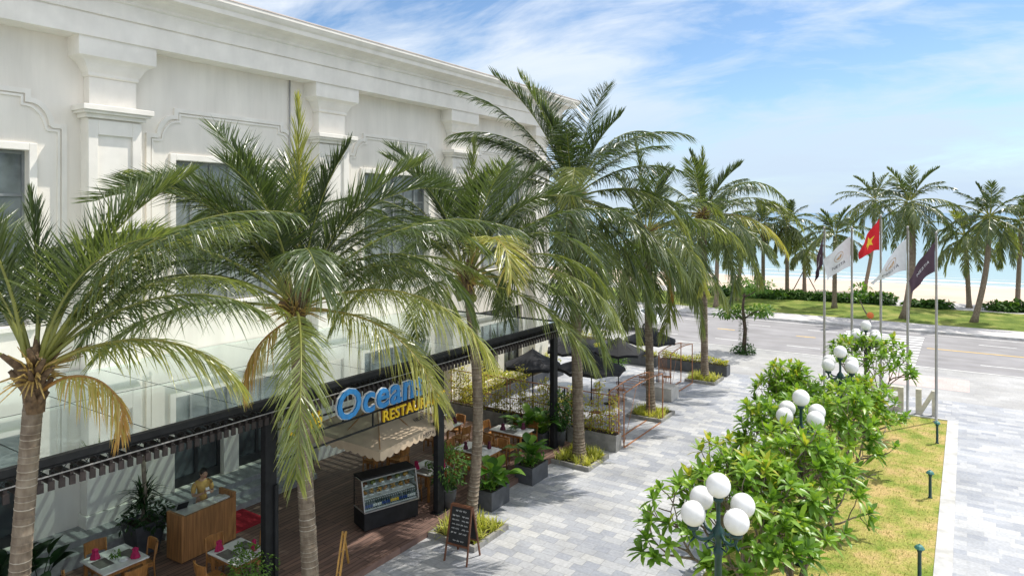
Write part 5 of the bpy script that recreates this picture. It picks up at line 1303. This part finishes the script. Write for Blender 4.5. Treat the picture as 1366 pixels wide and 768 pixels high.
for j in range(N4):
    e_, u_ = divmod(j / 96.0, 1.0); e_ = int(e_)
    ax, ay, bx_, by_ = ((-1, -1, 1, -1), (1, -1, 1, 1), (1, 1, -1, 1), (-1, 1, -1, -1))[e_]
    x, y = ax + (bx_ - ax) * u_, ay + (by_ - ay) * u_
    zt = EZ + 0.13 * math.sin(PI * u_) * 0.5
    vs.append((x * A, y * A, zt)); vs.append((x * (A + 0.02), y * (A + 0.02), zt - 0.17 - 0.055 * abs(math.sin(u_ * PI * 12))))
for j in range(N4): fs.append((2 * j, 2 * j + 1, (2 * j + 3) % (2 * N4), (2 * j + 2) % (2 * N4)))
m.add(vs, fs); m.build('valance', M['canvas'], cano)
for (tx_, sz_, y0_) in (('NESTA HOTEL', 0.15, 0.15),):
    g = text_mb(tx_, sz_, 0.002, align='LEFT'); g.v = [(A + 0.014 + p[2], p[0] + y0_, p[1] + EZ - 0.10) for p in g.v]; g.build('lettering', M['ink'], cano)
g = text_mb('NESTA', 0.16, 0.002, align='CENTER')
slope = (EZ - PZ) / A
g.v = [(1.08 - p[1] * 0.85, p[0] + 0.5, PZ + slope * (1.08 - p[1] * 0.85) + 0.035 + p[2]) for p in g.v]; g.build('lettering', M['ink'], cano)
m = MB(); m.tube([(0, 0, 0.05), (0, 0, PZ)], 0.025, 10); m.build('pole', M['wood'], ps)
m = MB(); m.lathe([(0.28, 0), (0.28, 0.05), (0.06, 0.08), (0.04, 0.3)], n=20); m.build('base', M['concrete'], ps)
for k in range(8):
    a = PI / 4 * k; l = A * (1.38 if k % 2 else 0.98)
    q = MB(); q.bar((0, 0, PZ - 0.04), (l * math.cos(a), l * math.sin(a), EZ - 0.0 if k % 2 else EZ + 0.01), 0.018); q.build('rib', M['wood'], ps)

# ================================================================== CHALKBOARD and golden stand
cbd = empty('chalkboard', (-9.75, 12.54, 0), R(6), 'red brown framed menu chalkboard standing on four legs on the paving', 'chalkboard')
def board_panel(sg_, name):
    mb = MB(); top = Vector((0, 0, 1.22)); 
    for s in (-1, 1): mb.bar((s * 0.30, sg_ * -0.30, 0), (s * 0.27, sg_ * -0.02, 1.22), 0.04, 0.03)
    mb.bar((-0.27, sg_ * -0.024, 1.2), (0.27, sg_ * -0.024, 1.2), 0.03, 0.05); mb.bar((-0.28, sg_ * -0.212, 0.38), (0.28, sg_ * -0.212, 0.38), 0.03, 0.04)
    f = mb.build(name, M['board_wood'], cbd)
    b = MB(); b.add([(-0.265, sg_ * -0.2, 0.40), (0.265, sg_ * -0.2, 0.40), (0.25, sg_ * -0.03, 1.18), (-0.25, sg_ * -0.03, 1.18)], [(0, 1, 2, 3) if sg_ > 0 else (3, 2, 1, 0)]); b.build('slate', M['board'], f)
    return f
f = board_panel(1, 'front_frame'); board_panel(-1, 'back_frame')
r = random.Random(3)
for row, z in enumerate((1.10, 0.99, 0.90, 0.81, 0.72, 0.63, 0.47)):
    ck = MB()
    x = -0.14 if row in (0, 6) else -0.21; x1 = 0.14 if row in (0, 6) else 0.20
    while x < x1:
        wl = r.uniform(0.05, 0.10); pts = []
        for i in range(12):
            t = i / 11; xx = x + wl * t; zz_ = z + (0.022 if row else 0.03) * math.sin(t * 22 + row) * r.uniform(0.5, 1)
            pts.append((xx, -0.2 + 0.17 * (zz_ - 0.4) / 0.78 - 0.004, zz_))
        ck.tube(pts, 0.0042, 4); x += wl + 0.028
        if row not in (0, 6) and -0.05 < x < 0.02: x += 0.05
    ck.build('chalk_line', M['chalk'], f)
st = empty('wooden_easel', (-11.35, 10.35, 0.15), R(30), 'golden wood folding easel at the deck edge, two slanting rails', 'easel')
for s in (-1, 1):
    m = MB(); m.bar((s * 0.035, -0.35, 0.0), (s * 0.035, 0.12, 0.85), 0.035, 0.05); m.build('rail', M['brass'], st)
m = MB(); m.bar((0, 0.42, 0.0), (0, 0.09, 0.80), 0.035, 0.045); m.build('rear_leg', M['brass'], st)
for z in (0.15, 0.5): 
    m = MB(); m.bar((-0.02, -0.35 + 0.47 * z / 0.85, z), (0.02, -0.35 + 0.47 * z / 0.85, z), 0.025); m.build('crossbar', M['brass'], st)

# ================================================================== FENCE OF PLANTER BOXES, GATES, TERRACE
def trellis_planter(x0, x1, y, label, vlabel, seed, vines=7, post=True):
    w_ = x1 - x0; o = empty('trellis_planter', (x0, y, 0), 0, label, 'trellis planter', 'concrete planters with rusty trellis')
    b = MB(); b.bb(0, w_, -0.22, 0.22, 0, 0.5); b.bb(0, w_, -0.22, -0.18, 0.5, 0.55); b.bb(0, w_, 0.18, 0.22, 0.5, 0.55); b.bb(0, 0.04, -0.18, 0.18, 0.5, 0.55); b.bb(w_ - 0.04, w_, -0.18, 0.18, 0.5, 0.55); b.build('box', M['concrete'], o, bevel=0.006)
    s = MB(); s.bb(0.04, w_ - 0.04, -0.18, 0.18, 0.5, 0.525); s.build('soil', M['soil'], o)
    t = MB(); k = 0.06
    while k < w_ - 0.03: t.tube([(k, 0, 0.5), (k, 0, 1.15 if int(k * 20) % 3 else 1.8)], 0.008, 5); k += 0.085
    for z in (0.62, 1.13): t.bar((0.03, 0, z), (w_ - 0.03, 0, z), 0.012, 0.025)
    t.bar((0.0, 0, 1.82), (w_, 0, 1.82), 0.03)
    for xx in (0.02, w_ - 0.02): t.bar((xx, 0.03, 0.5), (xx, 0.03, 1.82), 0.03)
    t.build('trellis', M['rust'], o)
    rng = random.Random(seed); v = empty('climbing_vine', (x0, y, 0.52), 0, vlabel, 'vine', 'vines on the trellis planters'); st = MB(); lf = MB()
    for k in range(vines):
        x = (k + 0.5) * w_ / vines + rng.uniform(-.1, .1); H = rng.uniform(0.8, 2.0); pts = [(x, 0.02, 0)]
        for i in range(1, 7): pts.append((x + rng.uniform(-.05, .05), rng.uniform(-.05, .05), H * i / 6))
        st.tube(pts, 0.008, 5)
        for i in range(int(150 * H)):
            q = rng.uniform(0.05, 1) * H; a = rng.uniform(0, 6.3); e = rng.uniform(-0.6, 0.9)
            lf.leaf((x + rng.gauss(0, .11), rng.gauss(0, .10), q), (math.cos(a) * math.cos(e), math.sin(a) * math.cos(e), math.sin(e)), (0, 0, 1), rng.uniform(.08, .15), 0.06, 0.2, 2, rng.uniform(0.35, 1.0), 0.2, 0.8)
    st.build('stem', M['branch'], v); lf.build('foliage', M['gold_hedge'], v)
trellis_planter(-11.6, -9.75, 21.1, 'concrete trellis planter jutting into the walkway past the deck end', 'leafy vines on the trellis planter jutting into the walkway', 3, 6)
trellis_planter(-14.2, -11.7, 21.1, 'middle concrete trellis planter closing the deck end', 'leafy vines on the middle trellis planter at the deck end', 4, 9)
trellis_planter(-17.0, -14.3, 21.1, 'concrete trellis planter at the deck end against the wall', 'leafy vines on the trellis planter against the wall', 5, 10)
def gate(x0, y0, y1, label, flip=1):
    L = y1 - y0; o = empty('rusty_gate', (x0, y0, 0), 0, label, 'steel arch', 'rusty steel frames along the terrace')
    f = MB(); t = 0.035
    for x in (0.0, -0.55):
        for y in ((0.0, L) if x == 0 else (0.0, L)):
            f.bar((x, y, 0), (x, y, 1.86), t)
        f.bar((x, 0, 0.02), (x, L, 0.02), t)
        pts = [(x, L * i / 8, 1.84 + 0.10 * math.sin(PI * i / 8)) for i in range(9)]
        f.tube(pts, 0.02, 6)
    f.build('frame', M['rust'], o)
    b = MB(); n_ = int(L / 0.28)
    for i in range(n_ + 1):
        y = L * i / n_; z = 1.84 + 0.10 * math.sin(PI * i / n_); b.bar((-0.55, y, z), (0, y, z), 0.014)
    for x in (-0.55,):
        for i in range(9): b.tube([(x, 0.12 * i, 0.02), (x, 0.12 * i, 1.84)], 0.007, 5)
    b.bar((0, 0, 1.2), (0, 0.0, 1.21), 0.01)
    b.tube([(0, 0, 0.1), (0, L * 0.3, 1.88)], 0.008, 5); b.tube([(-0.55, 0, 1.85), (0, 0, 0.1)], 0.008, 5)
    for z in (0.6, 1.2): b.bar((-0.55, 0, z), (0, 0, z), 0.014)
    b.build('bars', M['rust'], o)
gate(-9.72, 21.45, 25.0, 'rusty open steel frame along the walkway beside the jutting trellis planter')
gate(-10.75, 28.6, 31.4, 'farther rusty steel frame near the last palm bed')
def parasol(x, y, label, rr=1.15, z=2.1, seed=1):
    o = empty('black_parasol', (x, y, 0), seed * 0.3, label, 'parasol', 'black parasols on the terrace')
    m = MB(); n = 8; vs = []; fs = []; K = 5
    for k in range(K + 1):
        t = max(0.02, k / K)
        for j in range(n * 4):
            a = 2 * PI * j / (n * 4); u_ = (j % 4) / 4; sc = math.cos(PI / n) / math.cos((u_ - 0.5) * 2 * PI / n); sag = 0.10 * t * t * math.sin(PI * u_)
            vs.append((rr * t * sc * math.cos(a), rr * t * sc * math.sin(a), z + 0.62 * (1 - t) - 0.05 * math.sin(PI * t) + sag * 0.4))
    q = n * 4
    for k in range(K):
        for j in range(q): fs.append((k * q + j, (k + 1) * q + j, (k + 1) * q + (j + 1) % q, k * q + (j + 1) % q))
    fs.append(tuple(range(q))); m.add(vs, fs); c = m.build('canopy', M['black_canvas'], o)
    v = MB(); vs = []
    for j in range(q):
        p = m.v[K * q + j]; vs += [p, (p[0] * 1.01, p[1] * 1.01, p[2] - 0.11)]
    v.add(vs, [(2 * j, 2 * j + 1, (2 * j + 3) % (2 * q), (2 * j + 2) % (2 * q)) for j in range(q)]); v.build('valance', M['black_canvas'], c)
    m = MB(); m.tube([(0, 0, 0.05), (0, 0, z + 0.66)], 0.024, 8); m.build('pole', M['black_metal'], o)
    m = MB(); m.box((0, 0, 0.04), (0.5, 0.5, 0.08)); m.lathe([(0.05, 0.08), (0.04, 0.3)], n=10); m.build('base', M['concrete'], o)
    for k in range(8):
        a = PI / 4 * k; m = MB(); m.bar((0, 0, z + 0.55), (rr * 0.97 * math.cos(a), rr * 0.97 * math.sin(a), z - 0.01), 0.014); m.build('rib', M['black_metal'], o)
parasol(-14.1, 22.6, 'black parasol nearest the building, left of the far canopy post', seed=1)
parasol(-11.9, 23.3, 'black parasol behind the tallest palm trunk, nearest the walkway', rr=1.3, seed=2)
parasol(-14.2, 26.0, 'black parasol in the middle of the terrace, seen right of the far canopy post', seed=3)
parasol(-12.4, 26.8, 'black parasol between the tallest palm and the orange frond palm', seed=4)
parasol(-12.3, 30.0, 'black parasol behind the orange frond, nearest the road', rr=1.25, seed=5)
def cafe_table(x, y, label, i):
    o = empty('round_table', (x, y, 0), 0, label, 'table', 'round cafe tables on the terrace')
    m = MB(); m.lathe([(0.40, 0.72), (0.42, 0.73), (0.42, 0.745), (0.39, 0.75)], n=28); m.build('tabletop', M['table_top'], o)
    m = MB(); m.lathe([(0.24, 0), (0.24, 0.02), (0.04, 0.04), (0.03, 0.70), (0.12, 0.72)], n=14); m.build('pedestal', M['black_metal'], o)
def cafe_stool(x, y, label, rz=0.0):
    o = empty('wire_chair', (x, y, 0), rz, label, 'chair', 'rusty wire chairs on the terrace')
    m = MB(); m.lathe([(0.20, 0.44), (0.21, 0.45), (0.20, 0.465), (0.02, 0.46)], n=18); m.build('seat', M['rust'], o)
    for k in range(4):
        a = PI / 4 + PI / 2 * k; m = MB(); m.tube([(0.16 * math.cos(a), 0.16 * math.sin(a), 0.44), (0.22 * math.cos(a), 0.22 * math.sin(a), 0)], 0.012, 6); m.build('leg', M['rust'], o)
    m = MB(); pts = [(0.2 * math.cos(a), 0.2 * math.sin(a), 0.46 + (0.36 if 0 < i < 8 else 0)) for i, a in [(i, PI + (i - 4) * 0.28) for i in range(9)]]
    m.tube(pts, 0.012, 6)
    for i in range(1, 8): m.tube([(pts[i][0], pts[i][1], 0.46), pts[i]], 0.006, 5)
    m.build('backrest', M['rust'], o)
for i, (x, y, lb) in enumerate([(-11.9, 22.55, 'parasol behind the tallest palm'), (-14.2, 25.3, 'parasol mid terrace'), (-12.5, 26.1, 'parasol behind the orange frond'), (-11.7, 29.4, 'parasol nearest the road')]):
    cafe_table(x, y, 'white round cafe table under the black ' + lb, i)
    cafe_stool(x - 0.7, y + 0.1, 'wire chair, wall side of the table under the ' + lb, PI)
    cafe_stool(x + 0.2, y + 0.75, 'wire chair, road side of the table under the ' + lb, PI / 2)
m = MB(); m.bb(-0.5, 0.5, -0.45, 0.45, 0, 0.55); a = m.build('concrete_seat', M['pale_concrete'], None, (-10.9, 28.2, 0.001), bevel=0.015); tag(a, 'pale concrete seat block at the foot of the farther rusty frame', 'seat block')
# planters with golden hedge closing the terrace
def hedge_planter(x0, x1, y0, y1, label, hl, seed, hgt=0.5, m='planter', leafm='gold_hedge', n=1500, hh=0.35):
    o = empty('hedge_planter', ((x0 + x1) / 2, (y0 + y1) / 2, 0), 0, label, 'planter', 'long planters round the terrace')
    a, b = (x1 - x0) / 2, (y1 - y0) / 2; q = MB(); q.bb(-a, a, -b, b, 0, hgt - 0.04)
    q.bb(-a, a, -b, -b + 0.04, hgt - 0.04, hgt); q.bb(-a, a, b - 0.04, b, hgt - 0.04, hgt); q.bb(-a, -a + 0.04, -b + 0.04, b - 0.04, hgt - 0.04, hgt); q.bb(a - 0.04, a, -b + 0.04, b - 0.04, hgt - 0.04, hgt)
    q.build('box', M[m], o, bevel=0.006); s = MB(); s.bb(-a + .04, a - .04, -b + .04, b - .04, hgt - 0.04, hgt - 0.02); s.build('soil', M['soil'], o)
    rng = random.Random(seed); g = MB()
    for k in range(n):
        x, y = rng.uniform(-a + .06, a - .06), rng.uniform(-b + .05, b - .05); an = rng.uniform(0, 6.3); e = rng.uniform(0.1, 1.3)
        z = hgt + hh * rng.random() ** 0.8 * (0.75 + 0.25 * math.sin(x * 3.1 + y * 2.3))
        g.leaf(((x0 + x1) / 2 + x, (y0 + y1) / 2 + y, z), (math.cos(an) * math.cos(e), math.sin(an) * math.cos(e), math.sin(e)), (0, 0, 1), rng.uniform(.1, .2), .05, .3, 2, rng.uniform(0.1, 1), .2, .7)
    h_ = g.build('hedge', M[leafm], None); tag(h_, hl, 'hedge', 'hedges round the terrace')
hedge_planter(-13.2, -9.75, 33.5, 34.1, 'long slate planter across the road end of the terrace', 'golden low hedge across the road end of the terrace', 1)
hedge_planter(-17.1, -13.4, 33.5, 34.1, 'long slate planter at the building end of the terrace', 'golden low hedge at the building end of the terrace', 2)
hedge_planter(-17.2, -16.6, 22.0, 29.5, 'long planter at the foot of the building past the deck', 'tall golden hedge along the building wall past the deck', 3, hh=0.9, n=3000)
hedge_planter(-24, -17.6, 36.2, 37.2, 'long planter beyond the building corner toward the road', 'golden hedge beyond the building corner toward the road', 4, n=1800, hh=0.6)
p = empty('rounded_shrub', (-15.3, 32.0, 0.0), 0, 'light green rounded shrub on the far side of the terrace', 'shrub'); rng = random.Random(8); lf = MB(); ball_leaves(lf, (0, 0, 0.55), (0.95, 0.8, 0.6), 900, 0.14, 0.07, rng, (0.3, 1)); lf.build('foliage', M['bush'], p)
s = MB(); s.tube([(0, 0, 0), (0.02, 0, 0.5)], [0.04, 0.02], 6); s.build('stem', M['branch'], p)
# wall lantern
o = empty('wall_lantern', (-17.03, 29.0, 2.9), 0, 'black wall lantern on the last pilaster of the building', 'lantern')
m = MB(); m.tube([(0, 0, 0), (0.25, 0, 0.12), (0.42, 0, 0.05), (0.42, 0, -0.02)], 0.02, 6); m.build('bracket', M['black_metal'], o)
m = MB(); m.lathe([(0.02, 0.0), (0.16, -0.1), (0.13, -0.11)], (0.42, 0, 0), 6, False); m.lathe([(0.08, -0.48), (0.10, -0.45), (0.02, -0.50)], (0.42, 0, 0), 6, False)
for k in range(6): a = PI / 3 * k; m.bar((0.42 + 0.13 * math.cos(a), 0.13 * math.sin(a), -0.11), (0.42 + 0.09 * math.cos(a), 0.09 * math.sin(a), -0.45), 0.014)
m.build('cage', M['black_metal'], o); m = MB(); m.lathe([(0.08, -0.44), (0.11, -0.12)], (0.42, 0, 0), 6, False); m.build('glass', M['clear'], o)

# ================================================================== ACROSS THE ROAD
def low_bush(u, v, wx, h, label, seed, m='bush', n=500, tint=(0.1, 0.8), L=0.42):
    x, y = ray_ground(u, v); o = empty('low_bush', (x, y, 0.0), 0, label, 'bush', 'low bushes by the promenade'); rng = random.Random(seed); lf = MB(); st = MB()
    k = max(1, int(wx / 1.2))
    for i in range(k):
        cx = (i + 0.5) / k * wx - wx / 2; hh = h * rng.uniform(0.75, 1.1)
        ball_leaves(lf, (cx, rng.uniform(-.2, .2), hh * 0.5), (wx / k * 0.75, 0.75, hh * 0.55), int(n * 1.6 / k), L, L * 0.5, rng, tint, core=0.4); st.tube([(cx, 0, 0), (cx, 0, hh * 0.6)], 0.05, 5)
    st.build('stem', M['branch'], o); lf.build('foliage', M[m], o)
low_bush(1080, 400, 6.6, 0.75, 'dark green hedge bush between the two slim palms and the first pole', 1, n=1800)
low_bush(1022, 398, 2.8, 0.7, 'dark bush at the promenade left of the long hedge bush', 6, n=700)
low_bush(1163, 405, 3.0, 0.9, 'bush behind the white flag pole, by the leaning palm', 2, n=800)
low_bush(1232, 410, 2.0, 0.6, 'low bush right of the big dark palm trunk, left one of two', 3, n=350)
low_bush(1250, 411, 1.5, 0.7, 'low bush seen just left of the plum flag pole, right one of two', 7, n=300)
low_bush(1340, 415, 1.9, 0.8, 'low dark bush at the right edge, left of the edge palm', 4, n=350)
low_bush(1363, 416, 2.0, 0.8, 'low dark bush at the right edge under the edge palm', 5, n=350)
low_bush(945, 393, 4.0, 0.9, 'dark bush on the promenade behind the last walkway palm', 8, n=900)
def small_tree(loc, h, label, seed, vine=True, r=0.9):
    o = empty('street_tree', loc, 0, label, 'tree'); rng = random.Random(seed)
    t = MB(); t.tube([(0, 0, 0), (0.08, 0.02, h * 0.3), (-0.05, 0.0, h * 0.6), (0.1, 0.0, h * 0.85)], [0.13, 0.11, 0.08, 0.04], 8)
    br = []
    for k in range(7):
        a = k * 2.4; z = h * rng.uniform(0.4, 0.8); l = r * rng.uniform(0.7, 1.3); e = Vector((l * math.cos(a), l * math.sin(a), z + rng.uniform(0.1, 0.7))); t.tube([(0, 0, z - 0.2), (e.x * .5, e.y * .5, z + .1), e], [0.05, 0.035, 0.02], 6); br.append(e)
    br.append(Vector((0.1, 0, h * 0.9))); t.build('trunk', M['dark_bark'], o); lf = MB()
    for e in br: ball_leaves(lf, tuple(e), (r * 0.62, r * 0.62, 0.30), 130, 0.26, 0.13, rng, (0.25, 1.0), core=0.1)
    lf.build('crown', M['bush'], o)
    if vine:
        lf = MB(); ball_leaves(lf, (0, 0, 0.22), (0.65, 0.65, 0.3), 260, 0.22, 0.10, rng, (0, 0.5), core=0.1)
        for k in range(160):
            z = rng.uniform(0.3, h * 0.5); a = rng.uniform(0, 6.3); lf.leaf((0.13 * math.cos(a), 0.13 * math.sin(a), z), (math.cos(a), math.sin(a), 0.2), (0, 0, 1), 0.2, 0.1, 0.2, 2, rng.uniform(0, .7), .2, .8)
        lf.build('creeper', M['bush'], o)
x, y = ray_ground(992, 471); small_tree((x, y, 0), 4.4, 'small street tree with creeper on its trunk, alone on the plaza before the road', 4, r=1.15)
# young tree with broad leaves and an orange topped post on the verge
x, y = ray_ground(1150, 424); o = empty('young_tree', (x, y, 0), 0, 'young tree with long upright leaves on the verge behind the farthest lamp', 'tree'); rng = random.Random(4); st = MB(); lf = MB()
st.tube([(0.5, 0, 0), (0.1, 0, 0.7), (-0.2, 0, 1.5)], [0.06, 0.05, 0.04], 6)
for k in range(60):
    a = rng.uniform(0, 6.3); e = rng.uniform(-0.2, 1.3); lf.leaf((-0.2 + rng.uniform(-.5, .5), rng.uniform(-.4, .4), 1.2 + rng.uniform(0, 1.3)), (math.cos(a) * math.cos(e), math.sin(a) * math.cos(e), math.sin(e)), (0, 0, 1), rng.uniform(0.5, 0.8), 0.2, 0.3, 3, rng.uniform(0.3, 1), 0.2, 0.7)
st.build('trunk', M['branch'], o); lf.build('crown', M['paddle'], o)
x, y = ray_ground(1161, 432); o = empty('marker_post', (x, y, 0), 0, 'short post with an orange round head at the verge edge', 'marker post')
m = MB(); m.tube([(0, 0, 0), (0, 0, 0.45)], 0.05, 8); m.build('post', M['pale_concrete'], o); m = MB(); m.sphere((0, 0, 0.62), 0.24, 12, 9); m.build('head', M['orange'], o)
# stakes round the young palm
x, y = ray_ground(1073, 391)
for k, (dx_, lb) in enumerate(((-1.3, 'wooden stake propping the young palm from the left'), (1.3, 'wooden stake propping the young palm from the right'))):
    m = MB(); m.tube([(dx_ * CC, dx_ * CS, 0), (0.1 * dx_ * CC, 0.1 * dx_ * CS, 2.2)], 0.05, 6); a = m.build('wooden_stake', M['branch'], None, (x, y, -0.05)); tag(a, lb, 'stake', 'stakes of the young palm')
# parked cars glimpsed beyond the terrace
def car(loc, rz, paint, label):
    o = empty('parked_car', loc, rz, label, 'car', 'cars on the road')
    prof = [(-2.1, 0.35), (-2.15, 0.62), (-2.0, 0.86), (-1.25, 0.95), (-0.65, 1.36), (0.75, 1.42), (1.55, 1.0), (2.05, 0.92), (2.12, 0.55), (2.05, 0.32)]
    b = MB(); n = len(prof); vs = []
    for y in (-0.85, -0.80, 0.80, 0.85):
        for (x, z) in prof:
            k = 0.80 if z > 1.1 else 0.97; vs.append((x * (1 if abs(y) < 0.84 else 0.99), y * (k if abs(y) > .79 else 1), z))
    vs2 = []
    for (x, z) in prof: vs2.append((x, -0.86 * (0.78 if z > 1.2 else 1.0), z))
    for (x, z) in prof: vs2.append((x, 0.86 * (0.78 if z > 1.2 else 1.0), z))
    fs = [tuple(range(n)), tuple(range(2 * n - 1, n - 1, -1))] + [(i, n + i, n + (i + 1) % n, (i + 1) % n) for i in range(n)]
    b.add(vs2, fs); b.build('body', M[paint], o, bevel=0.05)
    g = MB()
    for s in (-1, 1): g.add([(-1.12, s * 0.845, 0.98), (-0.58, s * 0.69, 1.32), (0.70, s * 0.69, 1.36), (1.36, s * 0.845, 1.02)], [(0, 1, 2, 3)])
    g.add([(-1.24, -0.72, 0.99), (-1.24, 0.72, 0.99), (-0.68, 0.62, 1.37), (-0.68, -0.62, 1.37)], [(0, 1, 2, 3)]); g.add([(1.5, -0.72, 1.06), (1.5, 0.72, 1.06), (0.82, 0.62, 1.42), (0.82, -0.62, 1.42)], [(0, 1, 2, 3)])
    g.build('window', M['pane'], o)
    for sx_ in (-1.3, 1.35):
        for s in (-1, 1):
            t = MB(); t.tube([(sx_, s * 0.66, 0.32), (sx_, s * 0.87, 0.32)], 0.32, 18); w_ = t.build('wheel', M['rubber'], o); t = MB(); t.tube([(sx_, s * 0.86, 0.32), (sx_, s * 0.885, 0.32)], 0.2, 14); t.build('rim', M['steel'], w_)
    for s in (-1, 1): t = MB(); t.sphere((2.03, s * 0.62, 0.74), 0.12, 10, 8, sq=(0.6, 1.3, 0.8)); t.build('headlight', M['white_china'], o)
car((-19.6, 44.6, -0.12), R(4), 'car_white', 'white car on the road behind the black parasols')
car((-27, 43.4, -0.12), R(2), 'car_grey', 'silver car on the road beyond the building corner')
# lawn blades and hedge fringe of the verge as real grass
rng = random.Random(2); g = MB()
for k in range(9000):
    x, y = rng.uniform(-4.7, -0.7), 13 + 18 * rng.random() ** 1.3; a = rng.uniform(0, 6.3); e = rng.uniform(0.5, 1.3); l = rng.uniform(0.04, 0.09)
    sx_ = 0.008; d = (math.cos(a) * math.cos(e) * l, math.sin(a) * math.cos(e) * l, math.sin(e) * l)
    g.add([(x - sx_ * math.sin(a), y + sx_ * math.cos(a), 0.01), (x + sx_ * math.sin(a), y - sx_ * math.cos(a), 0.01), (x + d[0], y + d[1], 0.01 + d[2])], [(0, 1, 2)], rng.uniform(0, 1))
tag(g.build('lawn_grass', M['blade']), kind='stuff')
# ================================================================== SKY, SUN, CAMERA
SUN_EL, SUN_AZ = 57.0, Vector((0.52, 0.85, 0)).normalized()
w = bpy.data.worlds.new('World'); scene.world = w; w.use_nodes = True
nt = w.node_tree; nd, lk = nt.nodes, nt.links; nd.clear()
out = N(nd, 'ShaderNodeOutputWorld')
sky = N(nd, 'ShaderNodeTexSky', sky_type='NISHITA', sun_disc=False)
sky.sun_elevation = R(SUN_EL); sky.sun_rotation = math.atan2(SUN_AZ.x, SUN_AZ.y)
sky.air_density = 1.0; sky.dust_density = 0.3; sky.ozone_density = 1.5
bg = N(nd, 'ShaderNodeBackground', i_Strength=0.15)
tn = N(nd, 'ShaderNodeMix', data_type='RGBA', blend_type='MULTIPLY'); tn.inputs[0].default_value = 1.0; lk.new(sky.outputs[0], tn.inputs[6]); tn.inputs[7].default_value = (0.80, 0.91, 1.0, 1); lk.new(tn.outputs[2], bg.inputs[0])
# high thin cloud sheet
tc = N(nd, 'ShaderNodeTexCoord'); sx = N(nd, 'ShaderNodeSeparateXYZ'); lk.new(tc.outputs['Generated'], sx.inputs[0])
zz = N(nd, 'ShaderNodeMath', operation='MAXIMUM'); lk.new(sx.outputs['Z'], zz.inputs[0]); zz.inputs[1].default_value = 0.0
za = N(nd, 'ShaderNodeMath', operation='ADD'); lk.new(zz.outputs[0], za.inputs[0]); za.inputs[1].default_value = 0.22
dx = N(nd, 'ShaderNodeMath', operation='DIVIDE'); dy = N(nd, 'ShaderNodeMath', operation='DIVIDE')
lk.new(sx.outputs['X'], dx.inputs[0]); lk.new(za.outputs[0], dx.inputs[1]); lk.new(sx.outputs['Y'], dy.inputs[0]); lk.new(za.outputs[0], dy.inputs[1])
cb = N(nd, 'ShaderNodeCombineXYZ'); lk.new(dx.outputs[0], cb.inputs[0]); lk.new(dy.outputs[0], cb.inputs[1])
mp = N(nd, 'ShaderNodeMapping'); mp.inputs['Rotation'].default_value = (0, 0, R(20)); mp.inputs['Scale'].default_value = (0.55, 1.0, 1); mp.inputs['Location'].default_value = (5.3, 0.4, 0.0)
lk.new(cb.outputs[0], mp.inputs[0])
n1 = N(nd, 'ShaderNodeTexNoise', i_Scale=0.95, i_Detail=9.0, i_Roughness=0.58, i_Distortion=0.5); lk.new(mp.outputs[0], n1.inputs['Vector'])
n2 = N(nd, 'ShaderNodeTexNoise', i_Scale=3.2, i_Detail=8.0, i_Roughness=0.62, i_Distortion=0.8); lk.new(mp.outputs[0], n2.inputs['Vector'])
ad = N(nd, 'ShaderNodeMath', operation='MULTIPLY_ADD'); lk.new(n2.outputs['Fac'], ad.inputs[0]); ad.inputs[1].default_value = 0.45; lk.new(n1.outputs['Fac'], ad.inputs[2])
# more veil toward the horizon
hz = N(nd, 'ShaderNodeMapRange'); lk.new(sx.outputs['Z'], hz.inputs[0]); hz.inputs[1].default_value = 0.0; hz.inputs[2].default_value = 0.24; hz.inputs[3].default_value = 0.14; hz.inputs[4].default_value = -0.055
a2 = N(nd, 'ShaderNodeMath', operation='ADD'); lk.new(ad.outputs[0], a2.inputs[0]); lk.new(hz.outputs[0], a2.inputs[1])
cr = ramp(nd, [(0.565, 0.0), (0.66, 0.40), (0.76, 0.80), (0.93, 0.97)]); lk.new(a2.outputs[0], cr.inputs[0])
bgc = N(nd, 'ShaderNodeBackground', i_Strength=1.25); hc = ramp(nd, [(0.0, (0.50, 0.62, 0.77)), (0.12, (0.56, 0.67, 0.80)), (0.26, (0.80, 0.84, 0.88)), (0.5, (1.35, 1.35, 1.35))]); lk.new(sx.outputs['Z'], hc.inputs[0]); lk.new(hc.outputs[0], bgc.inputs[0])
ms = N(nd, 'ShaderNodeMixShader'); lk.new(cr.outputs[0], ms.inputs[0]); lk.new(bg.outputs[0], ms.inputs[1]); lk.new(bgc.outputs[0], ms.inputs[2])
lk.new(ms.outputs[0], out.inputs[0])

sd = bpy.data.lights.new('sun', 'SUN'); sd.energy = 4.6; sd.angle = R(0.5); sd.color = (1.0, 0.955, 0.88)
so = bpy.data.objects.new('sun', sd); COL.objects.link(so)
dv = Vector((SUN_AZ.x * math.cos(R(SUN_EL)), SUN_AZ.y * math.cos(R(SUN_EL)), math.sin(R(SUN_EL))))
so.rotation_euler = dv.to_track_quat('Z', 'Y').to_euler(); so.location = dv * 60

cd = bpy.data.cameras.new('camera'); cam = bpy.data.objects.new('camera', cd); COL.objects.link(cam)
cam.location = (0, 0, CAM_H); cam.rotation_euler = (PI / 2, 0, R(YAW))
cd.sensor_width = 36.0; cd.lens = 36.0 * 910 / 1366; cd.shift_y = -100.0 / 1366.0
cd.clip_start = 0.1; cd.clip_end = 60000
scene.camera = cam
scene.view_settings.view_transform = 'Standard'; scene.view_settings.look = 'None'; scene.view_settings.exposure = 0
scene.cycles.max_bounces = 8; scene.cycles.transparent_max_bounces = 16; scene.cycles.use_denoising = True
scene.cycles.sample_clamp_indirect = 6.0
